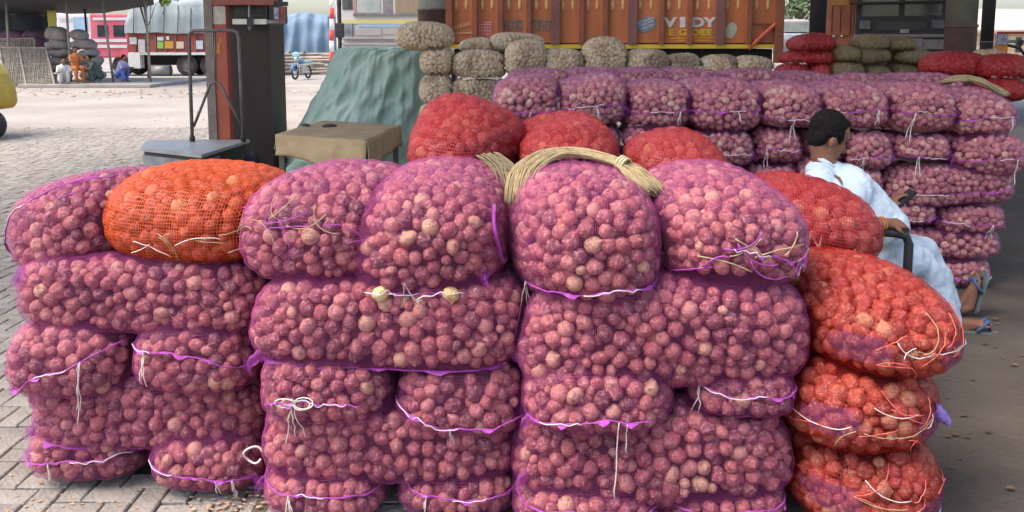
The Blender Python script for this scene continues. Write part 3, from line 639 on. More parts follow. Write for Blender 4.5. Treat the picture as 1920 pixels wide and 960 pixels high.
# ------------------------------------------------------------------ far tarpaulin load, timber, motorcycle
o = P(565, 120, 50); o.z = 0; e = tag(empty('covered_truck', o), 'truck load wrapped in slate blue tarpaulin at the far end of the yard', 'truck')
f2 = tarp_load(P(500, 0, 50).x, P(626, 0, 50).x, 50, 53, 0.5, P(0, 26, 50).z, 21, 0.35, 1.9)
cloth(lambda u, v: tuple(Vector(f2(u, v)) - o), 60, 24, 'tarpaulin', M('slate_blue_tarp', (0.13, 0.20, 0.28), (0.20, 0.28, 0.36), 1.2, rough=0.65, bump=0.3, bscale=3), e)
mb = MB(); mb.box(-2.0, 2.0, 0.3, 2.6, 0.3, 0.6); mb.build('chassis', BLACKU, e)
for x in (-1.4, 1.4): wheel(e, (x, 0.3, 0.48), 0.48, 0.28, 'y'); wheel(e, (x, 2.4, 0.48), 0.48, 0.28, 'y')
# bare sheet hung at left of it
rngT = random.Random(5)
o = P(552, 122, 44); o.z = 0; e = tag(empty('timber_pile', o), 'pile of pale sawn timber and planks behind the motorcycle', 'timber')
mb = MB()
for k in range(60):
    row = k // 10; x = -1.9 + (k % 10) * 0.28 + rngT.uniform(-0.1, 0.1); z = 0.06 + row * 0.19 + rngT.uniform(0, 0.04)
    if row > 3 and abs(x) > 1.3: continue
    L = rngT.uniform(1.5, 3.2); a = rngT.uniform(-0.14, 0.14)
    mb.tube([(x - L / 2 * math.cos(a) + 0.5, 0.25 * row + rngT.uniform(-0.3, 0.3), z), (x + L / 2 * math.cos(a) + 0.3, 0.25 * row + rngT.uniform(-0.3, 0.3), z + L * 0.03 * rngT.uniform(-1, 1))], 0.075, 5)
mb.build('planks', M('sawn_timber', (0.42, 0.35, 0.27), (0.28, 0.24, 0.20), 2), e).__setitem__('kind', 'stuff')
# motorcycle, front three quarter
o = P(566, 147, 38.0); o.z = 0; e = tag(empty('motorcycle', o, (0, 0, R(-14))), 'parked blue and silver motorcycle in the open yard', 'motorcycle')
BLUEM = M('tank_blue', (0.10, 0.20, 0.38), (0.14, 0.24, 0.40), 5, rough=0.3); TEAL = M('teal_cover', (0.20, 0.42, 0.46), (0.26, 0.48, 0.50), 5)
CHROME = M('chrome', (0.5, 0.5, 0.52), (0.35, 0.36, 0.4), 8, rough=0.25, metal=0.8)
for y, nm in ((-0.62, 'front_wheel'), (0.62, 'rear_wheel')):
    w_ = link(bpy.data.objects.new(nm, None), e); w_.location = (0, y, 0.30)
    mb = MB(); mb.tube([(0, 0.27 * math.cos(a), 0.27 * math.sin(a)) for a in np.linspace(0, 2 * math.pi, 20, endpoint=False)], 0.05, 6, closed=True); mb.build('tyre', RUBBER, w_, True)
    mb = MB(); [mb.tube([(0, 0, 0), (0, 0.26 * math.cos(a), 0.26 * math.sin(a))], 0.008, 4) for a in np.linspace(0, 2 * math.pi, 8, endpoint=False)]; mb.cyl((-0.05, 0, 0), 0.06, 0.1, 'x', 10); mb.build('spokes', CHROME, w_)
for s in (-0.08, 0.08): mb = MB(); mb.tube([(s, -0.62, 0.3), (s, -0.42, 0.95)], 0.022, 6); mb.build('fork', CHROME, e)
mb = MB(); mb.tube([(-0.36, -0.28, 1.05), (-0.2, -0.38, 1.0), (0, -0.42, 0.96), (0.2, -0.38, 1.0), (0.36, -0.28, 1.05)], 0.018, 6); mb.build('handlebar', CHROME, e)
mb = MB(); mb.ell((0, -0.5, 0.92), (0.12, 0.09, 0.13)); mb.build('headlight', CHROME, e, True)
mb = MB(); mb.ell((0, -0.12, 0.82), (0.15, 0.30, 0.14)); mb.build('tank', BLUEM, e, True)
mb = MB(); mb.box(-0.14, 0.14, 0.12, 0.82, 0.72, 0.84, 0.04); mb.build('seat', TEAL, e)
mb = MB(); mb.box(-0.15, 0.15, -0.2, 0.3, 0.25, 0.62, 0.05); mb.build('engine', CHROME, e)
mb = MB(); mb.tube([(0, -0.95, 0.42), (0, -0.78, 0.62), (0, -0.55, 0.66), (0, -0.35, 0.5)], 0.07, 6); mb.build('front_mudguard', BLUEM, e, True)
mb = MB(); mb.ell((0.0, -0.46, 1.12), (0.2, 0.04, 0.16)); mb.build('windshield', TEAL, e, True)
for s in (-1, 1):
    mb = MB(); mb.tube([(s * 0.3, -0.3, 1.05), (s * 0.36, -0.36, 1.22)], 0.01, 4); mb.ell((s * 0.37, -0.36, 1.25), (0.07, 0.02, 0.05)); mb.build('mirror', DARKST, e)
mb = MB(); mb.tube([(0.1, 0.0, 0.3), (0.28, 0.0, 0.02)], 0.015, 5); mb.build('side_stand', DARKST, e)

# yellow three wheeler at the edge
ad = 13.6; o = P(-40, 262, ad); o.z = 0; o_shift = 0.66
e = tag(empty('auto_rickshaw', o), 'yellow nose and front wheel of a three wheeler by the paved yard', 'three wheeler')
AYEL = M('rickshaw_yellow', (0.50, 0.36, 0.02), (0.40, 0.29, 0.03), 4, rough=0.45)
pf = lambda px, py: (P(px, py, ad).x - o.x - o_shift, P(px, py, ad).z)
mb = MB(); mb.prism([pf(-260, 215), pf(20, 213), pf(26, 198), pf(20, 168), pf(8, 143), pf(-12, 118), pf(-60, 95), pf(-260, 95)], -0.02, 1.25, 'y'); b_ = mb.build('body', AYEL, e)
md = b_.modifiers.new('round', 'BEVEL'); md.width = 0.08; md.segments = 3
mb = MB(); mb.prism([pf(-258, 94), pf(-62, 94), pf(-95, 20), pf(-258, 15)], 0.03, 1.2, 'y'); mb.build('hood', BLACKT, e)
mb = MB(); a, b2 = pf(-60, 94), pf(-92, 24); mb.box(-0.01, 0.0, 0, 0, 0, 0); mb = MB(); mb.add([(a[0], 0.1, a[1]), (a[0], 1.1, a[1]), (b2[0] + 0.06, 1.1, b2[1]), (b2[0] + 0.06, 0.1, b2[1])], [(0, 1, 2, 3)]); mb.build('windscreen', GLASS, e)
wheel(e, (pf(22, 240)[0], 0.45, 0.26), 0.27, 0.16, 'y'); wheel(e, (pf(-230, 240)[0], 0.15, 0.26), 0.27, 0.16, 'y'); wheel(e, (pf(-230, 240)[0], 1.1, 0.26), 0.27, 0.16, 'y')
mb = MB(); c = pf(16, 175); mb.ell((c[0], 0.35, c[1]), (0.05, 0.1, 0.1)); mb.build('headlight', CHROME, e, True)

# ------------------------------------------------------------------ right background: house, cart, trees
hd = 34.0; o = P(1880, 105, hd); o.z = 0
e = tag(empty('brick_house', o), 'sunlit pale brick house with a low tiled roof beyond the shed', 'house')
m_, nt, n, l, b = new_mat('pale_brick'); bk = n.new('ShaderNodeTexBrick'); tc = n.new('ShaderNodeTexCoord'); mp = n.new('ShaderNodeMapping'); mp.inputs['Rotation'].default_value = (R(90), 0, 0)
bk.inputs['Scale'].default_value = 1; bk.inputs['Brick Width'].default_value = 0.5; bk.inputs['Row Height'].default_value = 0.2; bk.inputs['Mortar Size'].default_value = 0.02
bk.inputs['Color1'].default_value = (0.62, 0.46, 0.30, 1); bk.inputs['Color2'].default_value = (0.70, 0.55, 0.38, 1); bk.inputs['Mortar'].default_value = (0.42, 0.33, 0.24, 1)
l.new(tc.outputs['Object'], mp.inputs[0]); l.new(mp.outputs[0], bk.inputs['Vector']); l.new(bk.outputs[0], b.inputs['Base Color']); b.inputs['Roughness'].default_value = 0.9
bxr(1800, 2100, 60, 104, hd, hd + 6, 'wall', m_, e, o)
mb = MB(); a = P(1796, 61, hd - 0.4); c = P(2100, 61, hd - 0.4); zt = P(0, 33, hd + 2).z
mb.add([(a.x, hd - 0.4, a.z), (c.x, hd - 0.4, a.z), (c.x, hd + 3, zt + 0.3), (a.x, hd + 3, zt + 0.3), (a.x, hd - 0.4, a.z + 0.12), (c.x, hd - 0.4, a.z + 0.12), (c.x, hd + 3, zt + 0.42), (a.x, hd + 3, zt + 0.42)], [(0, 1, 2, 3), (4, 5, 6, 7), (0, 1, 5, 4), (1, 2, 6, 5), (2, 3, 7, 6), (3, 0, 4, 7)])
rel(mb, o).build('roof', M('pale_roof_tiles', (0.58, 0.46, 0.40), (0.50, 0.38, 0.32), 3, stretch=(1, 6, 1)), e)
bxr(1868, 1880, 70, 98, hd - 0.05, hd + 0.05, 'window', GLASS, e, o); bxr(1905, 1916, 70, 98, hd - 0.05, hd + 0.05, 'window', GLASS, e, o)
# goods cart frame
gd = 11.5; o = P(1884, 110, gd); o.z = 0; e = tag(empty('goods_cart', o), 'orange and red cart frame standing behind the far red sacks', 'cart')
bxr(1874, 1960, 59, 64, gd - 0.03, gd + 0.03, 'top_rail', M('cart_red', (0.36, 0.07, 0.05), (0.28, 0.06, 0.05), 8), e, o)
bxr(1873, 1891, 64.5, 84, gd - 0.05, gd + 0.05, 'front_panel', M('cart_white_blue', (0.45, 0.43, 0.48), (0.16, 0.13, 0.22), 26), e, o)
bxr(1871, 1890, 85, 106, gd - 0.06, gd + 0.06, 'orange_panel', M('cart_orange', (0.62, 0.24, 0.02), (0.5, 0.18, 0.02), 8), e, o)
mb = MB(); mb.tube([P(1891, 78, gd), P(1960, 78, gd)], 0.02, 6); rel(mb, o).build('rail', GREYM, e)
mb = MB(); mb.tube([P(1868, 88, gd), P(1891, 85, gd), P(1912, 90, gd), P(1922, 104, gd)], 0.022, 6); rel(mb, o).build('handle', DARKST, e, True)
mb = MB(); c = P(1914, 80, gd - 0.03); mb.ell(c, (0.04, 0.03, 0.045)); rel(mb, o).build('lamp', DARKST, e, True)
for px in (1880, 1955): mb = MB(); mb.tube([P(px, 106, gd), Vector((P(px, 106, gd).x, gd, -0.03))], 0.03, 6); rel(mb, o).build('leg', DARKST, e)
bxr(1872, 1960, 106.5, 112, gd - 0.3, gd + 0.9, 'deck', M('cart_wood', (0.20, 0.14, 0.09), (0.14, 0.1, 0.07), 6), e, o)

LEAF = M('leaf_green', (0.065, 0.11, 0.05), (0.10, 0.15, 0.06), 2.5, rough=0.6)
LEAF_Y = M('leaf_yellow_green', (0.22, 0.26, 0.03), (0.16, 0.22, 0.03), 2.5, rough=0.6)
BARK = M('bark', (0.14, 0.11, 0.08), (0.09, 0.07, 0.05), 6, rough=0.9)
def tree(px, d, h, rad, label, leafmat, seed, nl=2600, zc=0.62, tk=1.0):
    rg = np.random.default_rng(seed); b = P(px, 100, d); b.z = 0
    e = tag(empty('tree', b), label, 'tree'); mb = MB()
    mb.tube([(0, 0, -0.03), (0.1, 0, h * 0.3), (0.0, 0.1, h * 0.55), (0.1, 0, h * 0.8)], [0.22 * tk, 0.17 * tk, 0.11 * tk, 0.04 * tk], 8)
    cl = []
    for k in range(16):
        th = rg.uniform(0, 6.28); rr = rad * rg.uniform(0.25, 0.95); z = h * (zc + rg.uniform(-0.25, 0.33)); c = Vector((rr * math.cos(th), rr * math.sin(th), z)); cl.append((c, rad * rg.uniform(0.22, 0.42)))
        mb.tube([(0, 0, z * 0.6), c * 0.6 + Vector((0, 0, z * 0.35)), c], [0.07 * tk, 0.045 * tk, 0.015 * tk], 5)
    mb.build('trunk', BARK, e, True)
    V = []; F = []
    for k in range(nl):
        c, r = cl[k % len(cl)]; p = c + Vector(rg.normal(0, 0.55, 3)) * r; s = rg.uniform(0.10, 0.2)
        u = Vector(rg.normal(0, 1, 3)).normalized(); w = u.orthogonal().normalized(); i = len(V)
        V += [p - u * s, p + w * s * 0.45, p + u * s, p - w * s * 0.45]; F.append((i, i + 1, i + 2, i + 3))
    raw('crown', V, F, leafmat, e); return e
tree(1492, 42, 6.5, 2.4, 'green tree seen between the orange truck and the dark post', LEAF, 3)
tree(1440, 60, 9, 4, 'tall green tree behind the orange cargo truck', LEAF, 4, 3000)
tree(276, 37, 5.6, 0.9, 'small yellow green tree showing beside the canopy pole', LEAF_Y, 5, 900, 0.85, 0.28)
o = P(1490, 100, 26); o.z = 0; e = tag(empty('parked_car', o), 'pale car roof and windscreen below the tree between truck and dark post', 'car')
bxr(1450, 1535, 62, 100, 26, 27.7, 'body', M('pale_car', (0.42, 0.48, 0.54), (0.36, 0.42, 0.48), 3, rough=0.35), e, o, 0.2)
bxr(1462, 1524, 36, 63, 26.2, 27.5, 'cabin', M('pale_pink_roof', (0.50, 0.40, 0.38), (0.44, 0.42, 0.44), 3, rough=0.3), e, o, 0.2)
bxr(1468, 1518, 42, 60, 26.17, 26.199, 'windscreen', PALEG, e, o)
for px in (1458, 1527): c = P(px, 100, 26); wheel(e, (c.x - o.x, 0.3, 0.35), 0.35, 0.2, 'x')

# ================================================================== sacks
def bulb_mesh(name, mat, seed, neck=1.0, seg=9):
    rg = random.Random(seed)
    prof = [(0.0, -0.93), (0.38, -0.88), (0.78, -0.60), (0.99, -0.12), (0.93, 0.34), (0.62, 0.70), (0.26, 0.92), (0.10, 1.08 * neck + 0.05), (0.0, 1.2 * neck + 0.04)]
    sx, sy = rg.uniform(0.9, 1.08), rg.uniform(0.9, 1.08); sk = rg.uniform(-0.2, 0.2); sz = rg.uniform(0.74, 1.08)
    V = []; F = []; n = len(prof)
    for k in range(seg):
        an = 2 * math.pi * k / seg
        for r, z in prof[1:-1]: V.append((r * math.cos(an) * sx + sk * max(0, z), r * math.sin(an) * sy, z * sz))
    m = n - 2
    for k in range(seg):
        k2 = (k + 1) % seg
        for i in range(m - 1): F.append((k * m + i, k2 * m + i, k2 * m + i + 1, k * m + i + 1))
    V += [(0, 0, prof[0][1] * sz), (sk, 0, prof[-1][1] * sz)]
    for k in range(seg):
        k2 = (k + 1) % seg
        F.append((len(V) - 2, k2 * m, k * m)); F.append((len(V) - 1, k * m + m - 1, k2 * m + m - 1))
    me = bpy.data.meshes.new(name); me.from_pydata(V, [], F); me.materials.append(mat)
    me.polygons.foreach_set('use_smooth', [True] * len(me.polygons)); me.update(); return me
ON_ME = [bulb_mesh('onion', ONION, k) for k in range(10)]
ONW_ME = [bulb_mesh('onion', ONION_W, k + 60) for k in range(8)]
ONO_ME = [bulb_mesh('onion', ONION_O, k + 20) for k in range(5)]
PEELED = [bulb_mesh('onion', bulb_mat('onion_skin_tan', [(0.0, (0.55, 0.30, 0.10)), (0.6, (0.66, 0.46, 0.20)), (1.0, (0.62, 0.55, 0.36))], (0.70, 0.60, 0.42)), 40)]

def box_grid(w, d, h, res):
    nx, ny, nzz = (max(5, int(round(s / res))) for s in (w, d, h)); idx = {}; V = []; F = []
    def vi(i, j, k):
        key = (i, j, k)
        if key not in idx: idx[key] = len(V); V.append((2 * i / nx - 1, 2 * j / ny - 1, 2 * k / nzz - 1))
        return idx[key]
    for i in range(nx):
        for j in range(ny):
            F.append((vi(i, j, 0), vi(i, j + 1, 0), vi(i + 1, j + 1, 0), vi(i + 1, j, 0))); F.append((vi(i, j, nzz), vi(i + 1, j, nzz), vi(i + 1, j + 1, nzz), vi(i, j + 1, nzz)))
    for i in range(nx):
        for k in range(nzz):
            F.append((vi(i, 0, k), vi(i + 1, 0, k), vi(i + 1, 0, k + 1), vi(i, 0, k + 1))); F.append((vi(i, ny, k), vi(i, ny, k + 1), vi(i + 1, ny, k + 1), vi(i + 1, ny, k)))
    for j in range(ny):
        for k in range(nzz):
            F.append((vi(0, j, k), vi(0, j, k + 1), vi(0, j + 1, k + 1), vi(0, j + 1, k))); F.append((vi(nx, j, k), vi(nx, j + 1, k), vi(nx, j + 1, k + 1), vi(nx, j, k + 1)))
    return np.array(V), np.array(F)
def vnormals(V, F):
    a = V[F[:, 2]] - V[F[:, 0]]; b = V[F[:, 3]] - V[F[:, 1]]; fn = np.cross(a, b)
    N = np.zeros_like(V)
    for k in range(4): np.add.at(N, F[:, k], fn)
    return N / (np.linalg.norm(N, axis=1, keepdims=True) + 1e-12), np.linalg.norm(fn, axis=1) / 2
class Sack: pass
SACKS = []
KIND = {  # net, bulb meshes, core, radii, joined, net resolution
    'purple': (NET_P, ON_ME, CORE), 'wall': (NET_W, ONW_ME, CORE), 'orange': (NET_O, ONO_ME, CORE), 'deep_orange': (NET_O2, ONO_ME, CORE), 'red': (NET_R, ON_ME, CORE_R),
    'garlic': (NET_G, GARLIC, CORE_T), 'tan': (NET_T, TANBULB, CORE_T), 'far_red': (NET_R, REDBULB, CORE_R)}
def sack_form(s, res):
    q, F = box_grid(s.w, s.d, s.h, res)
    n1, n2 = s.n
    r = ((np.abs(q[:, 0]) ** n1 + np.abs(q[:, 2]) ** n1) ** (n2 / n1) + np.abs(q[:, 1]) ** n2) ** (1 / n2)
    p = q / r[:, None]
    # heavier below, slumped: wider near the base, crown in the middle
    zz = p[:, 2]
    p[:, 0] *= 1 + 0.05 * (-zz) ; p[:, 1] *= 1 + 0.03 * (-zz)
    rg = np.random.default_rng(s.seed); disp = np.zeros(len(p)); P3 = p * np.array([s.w, s.d, s.h]) / 2
    for k in range(7):
        f = rg.uniform(4, 15); v = rg.normal(0, 1, 3); v /= np.linalg.norm(v); disp += np.sin(P3 @ v * f + rg.uniform(0, 6.28)) * (0.06 / f)
    Nn, _ = vnormals(P3, F)
    V = P3 + Nn * (disp * s.lump)[:, None]
    V[:, 0] += s.bend * (V[:, 1] / s.d) ** 2 * 4 * 0.25; V[:, 2] += s.arch * (1 - (2 * V[:, 1] / s.d) ** 2) * (V[:, 2] / s.h + 0.5)
    V[:, 2] += s.h / 2
    return V, F
def sack(kind, loc, dims, rot=(0, 0, 0), label='', group=None, name='onion_sack', seed=None, rr=(0.0325, 0.019), joined=False, res=0.0125, n=(2.7, 3.6), lump=1.0, hems=(), ears=(), bend=0.0, arch=0.0, support=False, strings=(), net=None, cover_tuft=None):
    s = Sack(); s.kind = kind; s.loc = Vector(loc); s.w, s.d, s.h = dims; s.rot = rot; s.label = label; s.group = group; s.name = name
    s.seed = seed if seed is not None else len(SACKS) + 11; s.rr = rr; s.joined = joined; s.res = res; s.n = n; s.lump = lump; s.hems = hems; s.ears = ears; s.bend = bend; s.arch = arch; s.support = support; s.strings = strings; s.net = net
    s.Mx = Matrix.Translation(s.loc) @ Euler((R(rot[1]), R(rot[2]), R(rot[0])), 'XYZ').to_matrix().to_4x4()
    s.V0, s.F0 = sack_form(s, max(0.035, res * 2)); SACKS.append(s); return s
def XR(px0, px1, d, py=250): return (P(px0, py, d).x, P(px1, py, d).x)
def zpx(py, d): return P(960, py, d).z
def facez(kind, px0, px1, df, z0, z1, label, dep=0.86, sc=1.0, **k):
    """a sack whose visible front face spans px0..px1 at distance df, standing on z0"""
    x0, x1 = XR(px0, px1, df + 0.08)
    return sack(kind, ((x0 + x1) / 2, df + dep / 2, z0), ((x1 - x0) * sc, dep, z1 - z0), label=label, **k)
def facing(kind, px0, px1, y0, y1, df, label, dep=0.86, grow=0.0, **k):
    """the same, with the front face's top and bottom measured too"""
    x0, x1 = XR(px0, px1, df + 0.06, (y0 + y1) / 2); z0 = max(0.0, zpx(y1, df + 0.03) - 0.01); z1 = zpx(y0, df + 0.05) + 0.018
    k.setdefault('n', (3.2, 4.2)); k.setdefault('lump', 0.9)
    return sack(kind, ((x0 + x1) / 2, df + dep / 2, z0), (x1 - x0 + grow, dep, z1 - z0), label=label, **k)
def topsack(kind, px0, px1, y0, y1, df, label, dep=0.88, rot=(0, 0, 0), wf=1.0, dz=0.0, **k):
    """a sack lying on a stack: front edge at row y1, the crown of its back seen at row y0"""
    x0, x1 = XR(px0, px1, df + 0.22, (y0 + y1) / 2); z0 = zpx(y1, df + 0.04) - 0.01; z1 = zpx(y0, df + dep * 0.62) - k.get('arch', 0) - dep * 0.12 * math.sin(R(rot[1])) + dz
    return sack(kind, ((x0 + x1) / 2, df + dep / 2, z0), ((x1 - x0) * wf, dep, z1 - z0), rot, label, **k)

G1 = 'purple net onion sacks in the front stacks'
# hem: (z left, z right, sag, x from, x to, mat, [(t, strands, length)], bow)
H = lambda zl, zr, sag=0.0, xa=-0.98, xb=0.98, mat=None, knots=(), bow=None: (zl, zr, sag, xa, xb, mat or HEM_P, knots, bow)
# ---- left stack (A)
A = 2.84; LONG = (3.6, 4.3)
facing('purple', 28, 264, 806, 922, A, 'purple onion sack at the foot of the leftmost stack, nearer the paving edge', group=G1, hems=[H(0.42, 0.55, -0.01, knots=[(0.35, 3, 0.12)])], ears=[('L', 0.4)])
facing('purple', 262, 484, 826, 948, A - 0.06, 'purple onion sack at the foot of the leftmost stack, beside the middle stack', group=G1, hems=[H(0.55, 0.34, 0.0, knots=[(0.85, 4, 0.13), (0.7, 2, 0.06)])], ears=[('R', 0.3)])
facing('purple', 42, 488, 716, 850, A, 'long purple onion sack lying second from the ground in the leftmost stack', dep=0.52, group=G1, n=LONG, hems=[H(0.16, 0.02, 0.02, -0.9, 0.95)], ears=[('L', 0.3)])
facing('purple', 5, 240, 612, 748, A - 0.02, 'slant hemmed purple onion sack, left at mid height of the leftmost stack', group=G1, hems=[H(0.05, 0.72, -0.02, knots=[(0.75, 3, 0.24)])], ears=[('L', 0.12)])
facing('purple', 236, 470, 608, 740, A - 0.03, 'purple onion sack beside the slant hemmed one at mid height of the leftmost stack', group=G1, hems=[H(0.62, 0.4, -0.03, knots=[(0.2, 3, 0.13)])], ears=[('R', 0.4)])
facing('purple', 18, 494, 488, 640, A, 'long purple onion sack lying under the orange sack in the leftmost stack', dep=0.52, group=G1, n=LONG, ears=[('L', 0.75)])
topsack('purple', 30, 330, 306, 545, A + 0.06, 'purple onion sack leaning beside the orange sack on top of the leftmost stack', dep=0.78, rot=(-24, 0, -9), wf=0.80, group=G1, hems=[H(0.18, 0.95, -0.10, -0.98, 0.7, knots=[(0.12, 2, 0.06)])], arch=0.02, n=(2.6, 3.0))
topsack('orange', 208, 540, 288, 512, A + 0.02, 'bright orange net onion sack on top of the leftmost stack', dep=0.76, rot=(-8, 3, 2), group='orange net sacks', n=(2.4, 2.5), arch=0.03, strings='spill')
facing('purple', 40, 480, 700, 905, A + 0.56, 'lower purple onion sack buried behind the leftmost stack', dep=0.5, group='buried purple sacks', n=LONG, support=True)
facing('purple', 40, 480, 470, 700, A + 0.56, 'upper purple onion sack buried behind the leftmost stack', dep=0.5, group='buried purple sacks', n=LONG, support=True)
# ---- middle stack (B)
B = 2.66
facing('purple', 472, 730, 892, 990, B - 0.02, 'purple onion sack at the foot of the middle stack, left of its pair', group=G1, hems=[H(0.66, 0.68, 0.0, knots=[(0.3, 4, 0.1)])], ears=[('L', 0.5)])
facing('purple', 730, 972, 888, 990, B - 0.02, 'purple onion sack at the foot of the middle stack, right of its pair', group=G1, hems=[H(0.82, 0.6, 0.03, knots=[(0.3, 2, 0.06)])], ears=[('R', 0.75)])
facing('purple', 486, 976, 766, 912, B, 'long purple onion sack second from the ground in the middle stack', dep=0.52, group=G1, n=LONG)
facing('purple', 464, 736, 670, 812, B - 0.02, 'purple onion sack with a white bow at mid height of the middle stack', group=G1, hems=[H(0.40, 0.42, -0.02, -0.7, 0.6, knots=[(0.3, 3, 0.17)], bow=0.35)])
facing('purple', 734, 990, 682, 824, B - 0.02, 'purple onion sack with a sagging hem at mid height of the middle stack', group=G1, hems=[H(0.45, 0.30, 0.04, knots=[(0.45, 3, 0.09)])], ears=[('R', 0.35)])
facing('purple', 462, 984, 526, 692, B, 'long purple onion sack just under the two top sacks of the middle stack', dep=0.52, group=G1, n=LONG, hems=[H(0.09, 0.04, 0.02, -0.98, 0.9)], ears=[('L', 0.08), ('R', 0.15)])
topsack('purple', 446, 792, 296, 562, B + 0.03, 'purple onion sack with a net tuft at its left on top of the middle stack', rot=(-16, 2, 5), wf=0.86, group=G1, n=(2.6, 3.0), arch=0.03, ears=[('L', 0.36)], strings='tuft')
topsack('purple', 672, 974, 303, 588, B - 0.03, 'purple onion sack gaping over pale onions on top of the middle stack', dep=0.94, rot=(-5, 1, 0), group=G1, n=(2.7, 3.1), arch=0.02, hems=[H(0.22, 0.18, 0.0, -0.9, 0.92, knots=[(0.84, 1, 0.50), (0.90, 1, 0.62)])], ears=[('R', 0.2)], strings='mouth')
facing('purple', 474, 978, 720, 930, B + 0.56, 'lower purple onion sack buried behind the middle stack', dep=0.5, group='buried purple sacks', n=LONG, support=True)
facing('purple', 474, 978, 500, 720, B + 0.56, 'upper purple onion sack buried behind the middle stack', dep=0.5, group='buried purple sacks', n=LONG, support=True)
# ---- right stack (C)
C = 2.57
facing('purple', 966, 1246, 920, 1012, C - 0.02, 'purple onion sack at the foot of the right purple stack, left of its pair', group=G1, hems=[H(0.72, 0.6, 0.0)], ears=[('L', 0.9)])
facing('purple', 1240, 1496, 926, 1012, C - 0.02, 'purple onion sack at the foot of the right purple stack, right of its pair', group=G1, hems=[H(0.6, 0.7, 0.0)])
facing('purple', 966, 1494, 766, 950, C, 'long purple onion sack second from the ground in the right purple stack', dep=0.52, group=G1, n=LONG, ears=[('L', 0.3)])
facing('purple', 984, 1272, 692, 812, C - 0.03, 'purple onion sack with long loose strings at mid height of the right purple stack', group=G1, hems=[H(0.24, 0.32, -0.005, -0.97, 0.6, knots=[(0.75, 1, 0.36), (0.8, 1, 0.12)])], ears=[('L', 0.15)])
facing('purple', 1280, 1520, 686, 806, C - 0.03, 'purple onion sack with two hanging strings at mid height beside the orange stack', group=G1, hems=[H(0.62, 0.5, 0.01, knots=[(0.14, 2, 0.30)])], ears=[('R', 0.35)])
facing('purple', 982, 1522, 536, 742, C, 'long purple onion sack under the two top sacks of the right purple stack', dep=0.52, group=G1, n=LONG)
topsack('purple', 964, 1240, 306, 586, C - 0.02, 'purple onion sack under the big twine hank on top of the right purple stack', dep=0.92, rot=(3, 1, 0), group=G1, n=(2.8, 3.1), arch=0.02, hems=[H(0.18, 0.26, -0.01, -0.9, 0.95, knots=[(0.03, 3, 0.20)])], ears=[('R', 0.25)])
topsack('purple', 1198, 1510, 306, 560, C + 0.03, 'widest purple onion sack on top of the right purple stack, next to the red sack', dep=0.92, rot=(5, 1, 2), wf=0.97, group=G1, n=(2.5, 2.9), arch=0.03, hems=[H(0.55, 0.34, -0.02, -0.35, 0.75, knots=[(0.9, 2, 0.06)])], strings='jute')
facing('purple', 990, 1510, 740, 950, C + 0.56, 'lower purple onion sack buried behind the right purple stack', dep=0.5, group='buried purple sacks', n=LONG, support=True)
facing('purple', 990, 1510, 520, 740, C + 0.56, 'upper purple onion sack buried behind the right purple stack', dep=0.5, group='buried purple sacks', n=LONG, support=True)
# ---- orange stack (D)
D = 2.50
GO = 'orange net sacks'
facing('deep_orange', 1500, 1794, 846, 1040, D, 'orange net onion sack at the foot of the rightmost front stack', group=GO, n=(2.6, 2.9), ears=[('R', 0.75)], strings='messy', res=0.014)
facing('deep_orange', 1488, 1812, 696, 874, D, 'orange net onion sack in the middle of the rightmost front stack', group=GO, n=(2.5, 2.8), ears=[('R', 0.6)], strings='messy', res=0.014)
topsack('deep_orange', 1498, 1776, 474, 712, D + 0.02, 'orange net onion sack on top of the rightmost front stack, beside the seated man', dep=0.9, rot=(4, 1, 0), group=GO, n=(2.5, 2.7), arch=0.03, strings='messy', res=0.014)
topsack('red', 1380, 1645, 338, 520, 3.30, 'dark red net sack with faded print between the top purple sack and the seated man', dep=0.75, rot=(-6, 0, 12), group='red net sacks', n=(2.3, 2.4), arch=0.03, rr=(0.04, 0.028), res=0.016, strings='print')
# ---- red sacks of the second row
GR = 'red net sacks'
topsack('red', 758, 978, 184, 345, 3.62, 'red net sack with a gathered knot, first from the green tarpaulin in the second row', dep=0.95, rot=(-14, 4, 6), wf=0.93, group=GR, n=(2.2, 2.3), arch=0.05, rr=(0.040, 0.026), res=0.016, strings='gather', lump=1.7)
topsack('red', 962, 1178, 206, 350, 3.62, 'red net sack in the middle of the second row above the twine hank', dep=0.95, rot=(2, 3, 0), group=GR, n=(2.2, 2.3), arch=0.05, rr=(0.040, 0.026), res=0.016, lump=1.7)
topsack('red', 1182, 1368, 234, 350, 3.60, 'smallest red net sack of the second row, below the rear purple wall', dep=0.8, rot=(4, 3, -2), group=GR, n=(2.1, 2.2), arch=0.05, rr=(0.040, 0.026), res=0.016, strings='gather', lump=1.7)
for k, px in enumerate((830, 1010, 1200)):
    for q in range(2):
        facez('purple', px - 95, px + 95, 3.66, q * 0.5, q * 0.5 + 0.5, '%s purple sack buried under the %s red sack of the second row' % (('lower', 'upper')[q], ('first', 'middle', 'smallest')[k]), dep=0.8, group='buried purple sacks', n=(3.4, 3.6), support=True)

